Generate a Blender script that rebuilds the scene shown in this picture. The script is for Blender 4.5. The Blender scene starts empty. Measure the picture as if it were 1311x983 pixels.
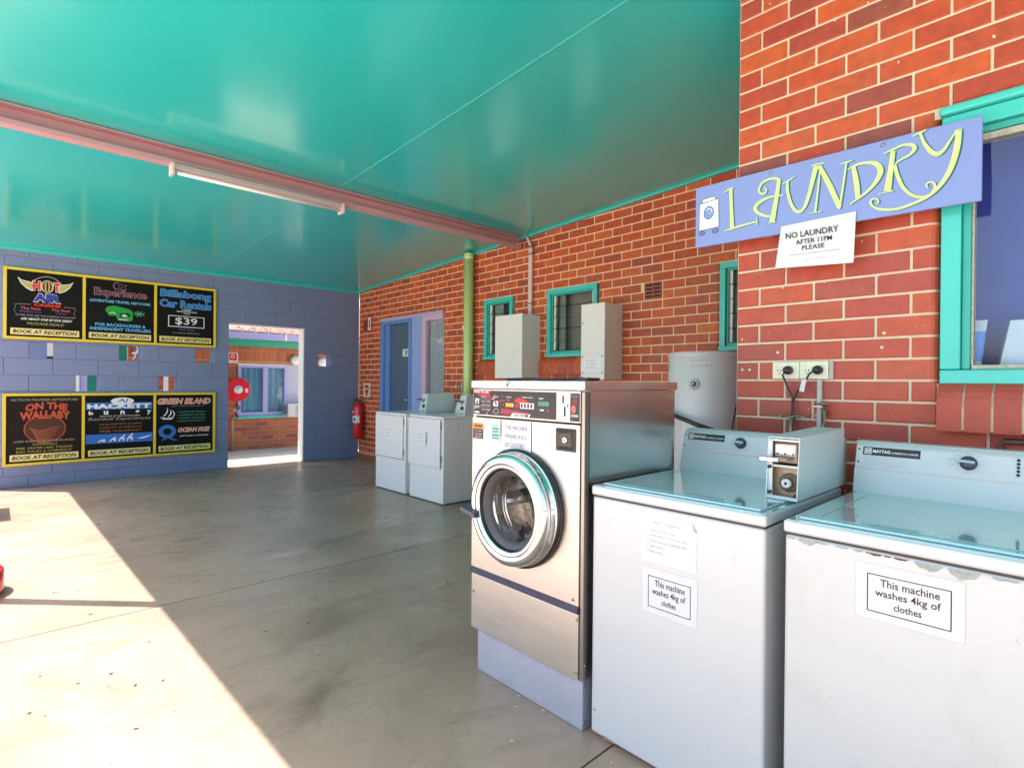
import bpy, bmesh, math, random
from mathutils import Vector, Matrix
random.seed(7)
scene = bpy.context.scene
COL = scene.collection

# ---------------------------------------------------------------- camera
CAM_H = 1.30
yaw, pitch, roll = math.radians(46.751), math.radians(-0.141), math.radians(0.529)
Fd = Vector((math.cos(yaw)*math.cos(pitch), math.sin(yaw)*math.cos(pitch), math.sin(pitch)))
Rt = Vector((math.sin(yaw), -math.cos(yaw), 0))
Up = Rt.cross(Fd)
R2 = Rt*math.cos(roll) + Up*math.sin(roll)
U2 = -Rt*math.sin(roll) + Up*math.cos(roll)
cd = bpy.data.cameras.new('camera')
cam = bpy.data.objects.new('camera', cd)
COL.objects.link(cam)
cam.matrix_world = Matrix(((R2.x, U2.x, -Fd.x, 0), (R2.y, U2.y, -Fd.y, 0), (R2.z, U2.z, -Fd.z, CAM_H), (0, 0, 0, 1)))
cd.sensor_width = 36.0
cd.lens = 707.3/1311*36.0
cd.clip_start = 0.05
cd.clip_end = 500
scene.camera = cam

# ---------------------------------------------------------------- light
SUN_EL = math.radians(66)
sx, sy = -0.71, 0.704                       # horizontal direction towards the sun
world = bpy.data.worlds.new('World')
scene.world = world
world.use_nodes = True
wn = world.node_tree
bg = wn.nodes['Background']
sky = wn.nodes.new('ShaderNodeTexSky')
sky.sky_type = 'NISHITA'
sky.sun_disc = False
sky.air_density = 1.0
sky.dust_density = 3.0
sky.ozone_density = 0.8
sky.sun_elevation = SUN_EL
sky.sun_rotation = math.atan2(sx, sy) % (2*math.pi)
wn.links.new(sky.outputs[0], bg.inputs[0])
bg.inputs[1].default_value = 0.10
sd = bpy.data.lights.new('sun', 'SUN')
sd.energy = 2.6
sd.angle = math.radians(0.5)
sd.color = (1.0, 0.96, 0.90)
sun = bpy.data.objects.new('sun', sd)
COL.objects.link(sun)
hl = math.cos(SUN_EL)/math.hypot(sx, sy)
sun.rotation_euler = Vector((sx*hl, sy*hl, math.sin(SUN_EL))).to_track_quat('Z', 'Y').to_euler()
sun.location = (-3, 6, 9)
scene.view_settings.view_transform = 'Standard'
scene.view_settings.look = 'None'
scene.view_settings.exposure = 2.30
scene.view_settings.gamma = 1.0
scene.cycles.max_bounces = 12
scene.cycles.diffuse_bounces = 8
scene.cycles.glossy_bounces = 5
scene.cycles.caustics_reflective = False
scene.cycles.caustics_refractive = False

# ---------------------------------------------------------------- materials
MATS = {}
def _n(nt, t, **kw):
    n = nt.nodes.new(t)
    for k, v in kw.items():
        setattr(n, k, v)
    return n
def mat(name, col, rough=0.5, metal=0.0, var=0.0, vscale=3.0, bump=0.0, bscale=80.0, coat=0.0, dirt=None, dscale=6.0, damt=0.5, stretch=None, spec=0.5, rvar=0.0):
    """plain painted or moulded surface: base colour with slow variation, fine bump and optional dirt blotches"""
    if name in MATS:
        return MATS[name]
    m = bpy.data.materials.new(name)
    m.use_nodes = True
    nt = m.node_tree
    b = nt.nodes['Principled BSDF']
    b.inputs['Base Color'].default_value = (*col, 1)
    b.inputs['Roughness'].default_value = rough
    b.inputs['Metallic'].default_value = metal
    b.inputs['Specular IOR Level'].default_value = spec
    b.inputs['Coat Weight'].default_value = coat
    b.inputs['Coat Roughness'].default_value = 0.12
    if var or bump or dirt or rvar:
        tc = _n(nt, 'ShaderNodeTexCoord')
        src = tc.outputs['Object']
        if stretch:
            mp = _n(nt, 'ShaderNodeMapping')
            mp.inputs['Scale'].default_value = stretch
            nt.links.new(src, mp.inputs[0])
            src = mp.outputs[0]
        cur = None
        if var:
            nz = _n(nt, 'ShaderNodeTexNoise')
            nz.inputs['Scale'].default_value = vscale
            nz.inputs['Detail'].default_value = 6
            nt.links.new(src, nz.inputs['Vector'])
            mx = _n(nt, 'ShaderNodeMix', data_type='RGBA')
            mx.inputs[6].default_value = (*[c*(1-var) for c in col], 1)
            mx.inputs[7].default_value = (*[min(1, c*(1+var)) for c in col], 1)
            nt.links.new(nz.outputs[0], mx.inputs[0])
            cur = mx.outputs[2]
        if rvar:
            nz = _n(nt, 'ShaderNodeTexNoise')
            nz.inputs['Scale'].default_value = vscale*1.7
            nz.inputs['Detail'].default_value = 5
            nt.links.new(src, nz.inputs['Vector'])
            mr = _n(nt, 'ShaderNodeMapRange')
            mr.inputs[1].default_value = 0.3
            mr.inputs[2].default_value = 0.7
            mr.inputs[3].default_value = max(0.02, rough-rvar)
            mr.inputs[4].default_value = rough+rvar
            nt.links.new(nz.outputs[0], mr.inputs[0])
            nt.links.new(mr.outputs[0], b.inputs['Roughness'])
        if dirt:
            nz = _n(nt, 'ShaderNodeTexNoise')
            nz.inputs['Scale'].default_value = dscale
            nz.inputs['Detail'].default_value = 10
            nz.inputs['Roughness'].default_value = 0.65
            nt.links.new(src, nz.inputs['Vector'])
            rp = _n(nt, 'ShaderNodeValToRGB')
            rp.color_ramp.elements[0].position = 0.52
            rp.color_ramp.elements[1].position = 0.78
            rp.color_ramp.elements[1].color = (damt, damt, damt, 1)
            rp.color_ramp.elements[0].color = (0, 0, 0, 1)
            nt.links.new(nz.outputs[0], rp.inputs[0])
            mx = _n(nt, 'ShaderNodeMix', data_type='RGBA')
            nt.links.new(rp.outputs[0], mx.inputs[0])
            if cur:
                nt.links.new(cur, mx.inputs[6])
            else:
                mx.inputs[6].default_value = (*col, 1)
            mx.inputs[7].default_value = (*dirt, 1)
            cur = mx.outputs[2]
        if cur:
            nt.links.new(cur, b.inputs['Base Color'])
        if bump:
            nz = _n(nt, 'ShaderNodeTexNoise')
            nz.inputs['Scale'].default_value = bscale
            nz.inputs['Detail'].default_value = 4
            nt.links.new(src, nz.inputs['Vector'])
            bp = _n(nt, 'ShaderNodeBump')
            bp.inputs['Strength'].default_value = bump
            bp.inputs['Distance'].default_value = 0.01
            nt.links.new(nz.outputs[0], bp.inputs['Height'])
            nt.links.new(bp.outputs[0], b.inputs['Normal'])
    MATS[name] = m
    return m

def brick_mat(name, cols, speck=0.0, lum=1.0, low_red=False):
    """fired clay: every brick draws its own tone (object or mesh-island random), with mottling, pits and white splashes"""
    m = bpy.data.materials.new(name)
    m.use_nodes = True
    nt = m.node_tree
    L = nt.links.new
    b = nt.nodes['Principled BSDF']
    oi = _n(nt, 'ShaderNodeObjectInfo')
    ge = _n(nt, 'ShaderNodeNewGeometry')
    ad = _n(nt, 'ShaderNodeMath', operation='ADD')
    L(oi.outputs['Random'], ad.inputs[0])
    L(ge.outputs['Random Per Island'], ad.inputs[1])
    fr = _n(nt, 'ShaderNodeMath', operation='FRACT')
    L(ad.outputs[0], fr.inputs[0])
    rp = _n(nt, 'ShaderNodeValToRGB')
    e = rp.color_ramp.elements
    e[0].position = 0
    e[0].color = (*cols[0], 1)
    e[1].position = 1
    e[1].color = (*cols[-1], 1)
    for i, c in enumerate(cols[1:-1]):
        k = e.new((i+1)/(len(cols)-1))
        k.color = (*c, 1)
    L(fr.outputs[0], rp.inputs[0])
    nz = _n(nt, 'ShaderNodeTexNoise')
    nz.inputs['Scale'].default_value = 22
    nz.inputs['Detail'].default_value = 8
    L(ge.outputs['Position'], nz.inputs['Vector'])
    mr = _n(nt, 'ShaderNodeMapRange')
    mr.inputs[1].default_value = 0.3
    mr.inputs[2].default_value = 0.7
    mr.inputs[3].default_value = 0.82*lum
    mr.inputs[4].default_value = 1.15*lum
    L(nz.outputs[0], mr.inputs[0])
    vm = _n(nt, 'ShaderNodeVectorMath', operation='SCALE')
    L(rp.outputs[0], vm.inputs[0])
    L(mr.outputs[0], vm.inputs['Scale'])
    out = vm.outputs[0]
    # grime film in patches
    n3 = _n(nt, 'ShaderNodeTexNoise')
    n3.inputs['Scale'].default_value = 2.3
    n3.inputs['Detail'].default_value = 9
    L(ge.outputs['Position'], n3.inputs['Vector'])
    r3 = _n(nt, 'ShaderNodeMapRange')
    r3.inputs[1].default_value = 0.5
    r3.inputs[2].default_value = 0.8
    r3.inputs[3].default_value = 0.0
    r3.inputs[4].default_value = 0.4
    L(n3.outputs[0], r3.inputs[0])
    m3 = _n(nt, 'ShaderNodeMix', data_type='RGBA')
    L(r3.outputs[0], m3.inputs[0])
    L(out, m3.inputs[6])
    m3.inputs[7].default_value = (0.30, 0.10, 0.075, 1)
    out = m3.outputs[2]
    if low_red:                      # redder tone blended in over the lower wall, its edge broken by noise
        sx_ = _n(nt, 'ShaderNodeSeparateXYZ')
        L(ge.outputs['Position'], sx_.inputs[0])
        a1 = _n(nt, 'ShaderNodeMath', operation='MULTIPLY_ADD')
        L(n3.outputs[0], a1.inputs[0])
        a1.inputs[1].default_value = 1.1
        L(sx_.outputs['Z'], a1.inputs[2])
        h1 = _n(nt, 'ShaderNodeMapRange')
        h1.inputs[1].default_value = 1.9
        h1.inputs[2].default_value = 2.7
        h1.inputs[3].default_value = 0.42
        h1.inputs[4].default_value = 0.0
        L(a1.outputs[0], h1.inputs[0])
        hm_ = _n(nt, 'ShaderNodeMix', data_type='RGBA')
        L(h1.outputs[0], hm_.inputs[0])
        L(out, hm_.inputs[6])
        hm_.inputs[7].default_value = (0.50, 0.085, 0.060, 1)
        out = hm_.outputs[2]
    if speck:
        vo = _n(nt, 'ShaderNodeTexVoronoi')
        vo.inputs['Scale'].default_value = 26
        n2 = _n(nt, 'ShaderNodeTexNoise')
        n2.inputs['Scale'].default_value = 90
        L(ge.outputs['Position'], n2.inputs['Vector'])
        va = _n(nt, 'ShaderNodeVectorMath', operation='MULTIPLY_ADD')
        L(n2.outputs['Color'], va.inputs[0])
        va.inputs[1].default_value = (0.018, 0.018, 0.018)
        L(ge.outputs['Position'], va.inputs[2])
        L(va.outputs[0], vo.inputs['Vector'])
        sp = _n(nt, 'ShaderNodeSeparateColor')
        L(vo.outputs['Color'], sp.inputs[0])
        th = _n(nt, 'ShaderNodeMath', operation='POWER')      # every cell its own dot size, most nearly none
        L(sp.outputs[0], th.inputs[0])
        th.inputs[1].default_value = 16.0
        ml = _n(nt, 'ShaderNodeMath', operation='MULTIPLY')
        L(th.outputs[0], ml.inputs[0])
        ml.inputs[1].default_value = 0.20*speck
        lt = _n(nt, 'ShaderNodeMath', operation='LESS_THAN')
        L(vo.outputs['Distance'], lt.inputs[0])
        L(ml.outputs[0], lt.inputs[1])
        mx = _n(nt, 'ShaderNodeMix', data_type='RGBA')
        L(lt.outputs[0], mx.inputs[0])
        L(out, mx.inputs[6])
        mx.inputs[7].default_value = (0.72, 0.62, 0.52, 1)
        out = mx.outputs[2]
    L(out, b.inputs['Base Color'])
    b.inputs['Roughness'].default_value = 0.50
    bn = _n(nt, 'ShaderNodeTexNoise')
    bn.inputs['Scale'].default_value = 130
    bn.inputs['Detail'].default_value = 6
    L(ge.outputs['Position'], bn.inputs['Vector'])
    bp = _n(nt, 'ShaderNodeBump')
    bp.inputs['Strength'].default_value = 0.35
    bp.inputs['Distance'].default_value = 0.004
    L(bn.outputs[0], bp.inputs['Height'])
    L(bp.outputs[0], b.inputs['Normal'])
    return m

ORANGE = [(0.50, 0.080, 0.022), (0.56, 0.092, 0.020), (0.43, 0.056, 0.022), (0.50, 0.070, 0.022), (0.37, 0.046, 0.026), (0.54, 0.098, 0.024), (0.25, 0.055, 0.046), (0.48, 0.060, 0.022)]
M_BRICK = brick_mat('red_brick', ORANGE, speck=1.0, low_red=True)
M_BRICK_FAR = brick_mat('shaded_wall_brick', [(0.60, 0.115, 0.030), (0.48, 0.072, 0.024), (0.63, 0.13, 0.030), (0.42, 0.06, 0.026), (0.54, 0.094, 0.028), (0.36, 0.066, 0.040), (0.60, 0.10, 0.027)], speck=0.5)
M_BRICK_OUT = brick_mat('outer_building_brick', [(0.52, 0.15, 0.05), (0.42, 0.10, 0.045), (0.55, 0.17, 0.05), (0.30, 0.06, 0.04)], speck=0.0)
M_MORTAR = mat('cream_mortar', (0.72, 0.61, 0.46), 0.9, var=0.12, vscale=7, bump=0.5, bscale=160, dirt=(0.55, 0.40, 0.26), dscale=4, damt=0.5)
M_MORTAR_FAR = mat('bright_cream_mortar', (0.86, 0.63, 0.38), 0.9, var=0.12, vscale=7, bump=0.4, bscale=160, dirt=(0.66, 0.42, 0.24), dscale=4, damt=0.5)
M_BLUE = mat('blue_grey_wall_paint', (0.205, 0.255, 0.435), 0.42, var=0.10, vscale=2.2, bump=0.22, bscale=70, dirt=(0.12, 0.14, 0.27), dscale=2.5, damt=0.35)
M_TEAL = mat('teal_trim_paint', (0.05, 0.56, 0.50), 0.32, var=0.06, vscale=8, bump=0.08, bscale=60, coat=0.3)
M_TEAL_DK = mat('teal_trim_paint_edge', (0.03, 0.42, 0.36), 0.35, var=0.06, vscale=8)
M_PINK = mat('dusty_pink_paint', (0.56, 0.30, 0.33), 0.40, var=0.08, vscale=4, bump=0.06, bscale=50)
M_WHITE = mat('white_enamel', (0.545, 0.55, 0.555), 0.26, var=0.015, vscale=3, bump=0.012, bscale=30, coat=0.35, dirt=(0.62, 0.62, 0.60), dscale=3.5, damt=0.25)
M_WHITE2 = mat('chipped_white_enamel', (0.535, 0.54, 0.54), 0.30, var=0.02, vscale=3, bump=0.02, bscale=30, coat=0.25, dirt=(0.40, 0.40, 0.37), dscale=6, damt=0.5)
M_TOP = mat('lid_enamel_ceiling_tint', (0.36, 0.58, 0.60), 0.09, var=0.015, vscale=3, coat=1.0, spec=1.0, rvar=0.04)  # aqua in the base colour stands in for the ceiling's teal reflection
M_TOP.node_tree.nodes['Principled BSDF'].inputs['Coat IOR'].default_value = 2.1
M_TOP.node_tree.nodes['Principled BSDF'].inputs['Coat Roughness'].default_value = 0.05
M_WHITE_DRY = mat('dryer_white_enamel', (0.87, 0.82, 0.84), 0.30, var=0.02, vscale=3, bump=0.012, bscale=30, coat=0.25, dirt=(0.62, 0.62, 0.60), dscale=3.5, damt=0.25)
M_GREYPAINT = mat('pale_grey_enamel', (0.58, 0.63, 0.64), 0.32, var=0.03, vscale=6, bump=0.03, bscale=50)
M_STEEL = mat('brushed_stainless_front', (0.64, 0.595, 0.55), 0.36, 1.0, var=0.05, vscale=2.5, bump=0.03, bscale=40, stretch=(1, 1, 30), rvar=0.05)
M_STEEL2 = mat('stainless_side_panel', (0.72, 0.70, 0.67), 0.27, 1.0, var=0.07, vscale=1.6, bump=0.012, bscale=6, rvar=0.08, stretch=(1, 1, 0.4))
M_CHROME = mat('polished_chrome', (0.80, 0.79, 0.80), 0.07, 1.0)
M_GALV = mat('galvanised_plinth', (0.50, 0.52, 0.62), 0.42, 0.55, var=0.12, vscale=9, bump=0.04, bscale=60, dirt=(0.62, 0.64, 0.72), dscale=14, damt=0.5)
M_BLACK = mat('black_plastic', (0.018, 0.018, 0.020), 0.35, var=0.2, vscale=8)
M_RUBBER = mat('grey_rubber_gasket', (0.075, 0.07, 0.075), 0.5, var=0.2, vscale=10)
M_DARK = mat('dark_interior', (0.012, 0.012, 0.014), 0.6)
M_PLUM = mat('dark_plum_trim', (0.075, 0.062, 0.095), 0.4)
M_PAPER = mat('white_paper', (0.70, 0.70, 0.73), 0.55, var=0.02, vscale=5)
M_PAPER2 = mat('laminated_paper', (0.615, 0.615, 0.65), 0.22, var=0.02, vscale=5)
M_INK = mat('black_ink', (0.010, 0.010, 0.012), 0.5)
M_INKG = mat('faded_grey_ink', (0.42, 0.42, 0.46), 0.6)
M_SCREEN = mat('galvanised_screw', (0.35, 0.33, 0.30), 0.35, 0.9)
M_GREEN = mat('lime_green_paint', (0.54, 0.72, 0.29), 0.35, var=0.06, vscale=5, bump=0.04, coat=0.2)
M_CREAM = mat('cream_plastic', (0.80, 0.77, 0.60), 0.30)
M_CABLE = mat('black_cable', (0.03, 0.022, 0.03), 0.45)
M_CONDUIT = mat('grey_conduit', (0.45, 0.44, 0.43), 0.45, var=0.12, vscale=20, dirt=(0.22, 0.17, 0.13), dscale=22, damt=0.6)
M_RED = mat('fire_red_paint', (0.68, 0.012, 0.02), 0.22, coat=0.5)
M_PINKW = mat('pale_pink_pipe', (0.74, 0.58, 0.56), 0.4, var=0.05)
M_LAV = mat('lavender_paint', (0.44, 0.42, 0.72), 0.4, var=0.05)
M_DOORBLUE = mat('cornflower_frame_paint', (0.13, 0.26, 0.60), 0.35, var=0.05, vscale=5, coat=0.2)
M_DOOR = mat('slate_door_paint', (0.075, 0.13, 0.20), 0.45, var=0.06, vscale=2)
M_BOX = mat('beige_steel_box', (0.84, 0.795, 0.765), 0.34, var=0.03, vscale=5, bump=0.015)
M_TANK = mat('grey_tank_enamel', (0.73, 0.69, 0.70), 0.30, var=0.02, coat=0.2, rvar=0.05)
M_RUST = mat('worn_metal_mechanism', (0.36, 0.26, 0.18), 0.5, 0.5, var=0.45, vscale=90, dirt=(0.07, 0.04, 0.03), dscale=60, damt=0.9)
M_SIGNBLUE = mat('periwinkle_sign_paint', (0.225, 0.29, 0.62), 0.38, var=0.03, vscale=4, bump=0.02)
M_LIME = mat('lime_letter_paint', (0.62, 0.83, 0.28), 0.42, var=0.05, vscale=14)
M_TEALINK = mat('dark_teal_letter_shadow', (0.015, 0.10, 0.15), 0.45)

def glass_mat(name, tint=(0.9, 0.95, 1.0), refl=0.16, rough=0.02, bump=0.0):
    m = bpy.data.materials.new(name)
    m.use_nodes = True
    nt = m.node_tree
    nt.nodes.remove(nt.nodes['Principled BSDF'])
    o = nt.nodes['Material Output']
    tr = _n(nt, 'ShaderNodeBsdfTransparent')
    tr.inputs[0].default_value = (*tint, 1)
    gl = _n(nt, 'ShaderNodeBsdfGlossy')
    gl.inputs['Roughness'].default_value = rough
    ge = _n(nt, 'ShaderNodeNewGeometry')
    dt = _n(nt, 'ShaderNodeVectorMath', operation='DOT_PRODUCT')
    nt.links.new(ge.outputs['Incoming'], dt.inputs[0])
    nt.links.new(ge.outputs['Normal'], dt.inputs[1])
    ab = _n(nt, 'ShaderNodeMath', operation='ABSOLUTE')
    nt.links.new(dt.outputs['Value'], ab.inputs[0])
    om = _n(nt, 'ShaderNodeMath', operation='SUBTRACT')
    om.inputs[0].default_value = 1.0
    nt.links.new(ab.outputs[0], om.inputs[1])
    pw = _n(nt, 'ShaderNodeMath', operation='POWER')
    pw.inputs[1].default_value = 4.5
    nt.links.new(om.outputs[0], pw.inputs[0])
    ad = _n(nt, 'ShaderNodeMath', operation='ADD')
    ad.inputs[1].default_value = refl
    ad.use_clamp = True
    nt.links.new(pw.outputs[0], ad.inputs[0])
    mx = _n(nt, 'ShaderNodeMixShader')
    nt.links.new(ad.outputs[0], mx.inputs[0])
    nt.links.new(tr.outputs[0], mx.inputs[1])
    nt.links.new(gl.outputs[0], mx.inputs[2])
    nt.links.new(mx.outputs[0], o.inputs[0])
    if bump:
        tc = _n(nt, 'ShaderNodeTexCoord')
        nz = _n(nt, 'ShaderNodeTexNoise')
        nz.inputs['Scale'].default_value = 3.5
        nt.links.new(tc.outputs['Object'], nz.inputs['Vector'])
        bp = _n(nt, 'ShaderNodeBump')
        bp.inputs['Strength'].default_value = bump
        bp.inputs['Distance'].default_value = 0.02
        nt.links.new(nz.outputs[0], bp.inputs['Height'])
        nt.links.new(bp.outputs[0], gl.inputs['Normal'])
    return m
M_GLASS = glass_mat('window_glass', refl=0.04, bump=0.30)
M_GLASS_DK = glass_mat('louvre_glass', tint=(0.84, 0.86, 0.86), refl=0.03)
M_LENS = glass_mat('porthole_glass', tint=(0.93, 0.93, 0.90), refl=0.03)

def floor_mat(name, a, bcol, dark, rough, seed=0.0):
    m = bpy.data.materials.new(name)
    m.use_nodes = True
    nt = m.node_tree
    L = nt.links.new
    b = nt.nodes['Principled BSDF']
    ge = _n(nt, 'ShaderNodeNewGeometry')
    def noise(scale, detail=8, rough=0.6, st=(1, 1, 1), rot=0, dist=0.0):
        mp = _n(nt, 'ShaderNodeMapping')
        mp.inputs['Scale'].default_value = st
        mp.inputs['Rotation'].default_value = (0, 0, rot)
        mp.inputs['Location'].default_value = (seed, seed*1.7, 0)
        L(ge.outputs['Position'], mp.inputs[0])
        n = _n(nt, 'ShaderNodeTexNoise')
        n.inputs['Scale'].default_value = scale
        n.inputs['Detail'].default_value = detail
        n.inputs['Roughness'].default_value = rough
        n.inputs['Distortion'].default_value = dist
        L(mp.outputs[0], n.inputs['Vector'])
        return n.outputs[0]
    def ramp(src, lo, hi, v0=0.0, v1=1.0):
        r = _n(nt, 'ShaderNodeMapRange')
        r.inputs[1].default_value = lo
        r.inputs[2].default_value = hi
        r.inputs[3].default_value = v0
        r.inputs[4].default_value = v1
        L(src, r.inputs[0])
        return r.outputs[0]
    def mix(f, c1, c2):
        mx = _n(nt, 'ShaderNodeMix', data_type='RGBA')
        L(f, mx.inputs[0])
        for i, c in ((6, c1), (7, c2)):
            if isinstance(c, tuple):
                mx.inputs[i].default_value = (*c, 1)
            else:
                L(c, mx.inputs[i])
        return mx.outputs[2]
    c = mix(ramp(noise(0.8, 9, 0.62, (1, 0.8, 1), 0.3, 0.5), 0.36, 0.64), a, bcol)
    c = mix(ramp(noise(1.1, 10, 0.72, (0.8, 1.25, 1), 0.5, 0.9), 0.52, 0.70, 0, 0.62), c, dark)
    c = mix(ramp(noise(1.5, 9, 0.72, (0.55, 1.9, 1), -0.25, 1.6), 0.58, 0.70, 0, 0.5), c, dark)
    c = mix(ramp(noise(0.45, 6, 0.5, (1, 1, 1), 0.9, 0.8), 0.52, 0.70, 0, 0.5), c, tuple(v*k for v, k in zip(bcol, (1.05, 0.80, 0.68))))
    c = mix(ramp(noise(2.7, 9, 0.7, (1, 1, 1), 0.2, 0.3), 0.60, 0.72, 0, 0.35), c, tuple(min(1, v*1.45) for v in bcol))
    c = mix(ramp(noise(14, 8, 0.7), 0.56, 0.76, 0, 0.35), c, dark)
    c = mix(ramp(noise(55, 4, 0.6), 0.66, 0.72, 0, 0.7), c, (0.055, 0.05, 0.042))
    c = mix(ramp(noise(31, 2, 0.5), 0.775, 0.79, 0, 0.8), c, (0.60, 0.58, 0.54))
    L(c, b.inputs['Base Color'])
    L(ramp(noise(2.2, 8, 0.65, (0.6, 1.4, 1)), 0.35, 0.68, rough-0.13, rough+0.15), b.inputs['Roughness'])
    b.inputs['Specular IOR Level'].default_value = 0.45
    bp = _n(nt, 'ShaderNodeBump')
    bp.inputs['Strength'].default_value = 0.18
    bp.inputs['Distance'].default_value = 0.006
    L(noise(45, 8, 0.65), bp.inputs['Height'])
    L(bp.outputs[0], b.inputs['Normal'])
    return m
M_FLOOR = floor_mat('worn_concrete', (0.325, 0.215, 0.160), (0.455, 0.31, 0.228), (0.12, 0.072, 0.052), 0.34)
M_GROUND = floor_mat('outdoor_concrete', (0.62, 0.53, 0.44), (0.70, 0.60, 0.50), (0.40, 0.33, 0.27), 0.7, seed=4.0)

def ceil_mat():
    m = bpy.data.materials.new('glossy_teal_ceiling')
    m.use_nodes = True
    nt = m.node_tree
    L = nt.links.new
    b = nt.nodes['Principled BSDF']
    ge = _n(nt, 'ShaderNodeNewGeometry')
    nz = _n(nt, 'ShaderNodeTexNoise')
    nz.inputs['Scale'].default_value = 0.7
    nz.inputs['Detail'].default_value = 6
    L(ge.outputs['Position'], nz.inputs['Vector'])
    mx = _n(nt, 'ShaderNodeMix', data_type='RGBA')
    mx.inputs[6].default_value = (0.012, 0.50, 0.50, 1)
    mx.inputs[7].default_value = (0.018, 0.57, 0.57, 1)
    L(nz.outputs[0], mx.inputs[0])
    L(mx.outputs[2], b.inputs['Base Color'])
    b.inputs['Roughness'].default_value = 0.30
    b.inputs['Specular IOR Level'].default_value = 0.6
    b.inputs['Coat Weight'].default_value = 0.8
    b.inputs['Coat IOR'].default_value = 1.65
    b.inputs['Coat Roughness'].default_value = 0.16
    n2 = _n(nt, 'ShaderNodeTexNoise')
    n2.inputs['Scale'].default_value = 1.3
    n2.inputs['Detail'].default_value = 3
    L(ge.outputs['Position'], n2.inputs['Vector'])
    n3 = _n(nt, 'ShaderNodeTexNoise')
    n3.inputs['Scale'].default_value = 60
    n3.inputs['Detail'].default_value = 5
    L(ge.outputs['Position'], n3.inputs['Vector'])
    b1 = _n(nt, 'ShaderNodeBump')
    b1.inputs['Strength'].default_value = 0.35
    b1.inputs['Distance'].default_value = 0.03
    L(n2.outputs[0], b1.inputs['Height'])
    b2 = _n(nt, 'ShaderNodeBump')
    b2.inputs['Strength'].default_value = 0.06
    b2.inputs['Distance'].default_value = 0.004
    L(n3.outputs[0], b2.inputs['Height'])
    L(b1.outputs[0], b2.inputs['Normal'])
    L(b2.outputs[0], b.inputs['Normal'])
    return m
M_CEIL = ceil_mat()

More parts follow.
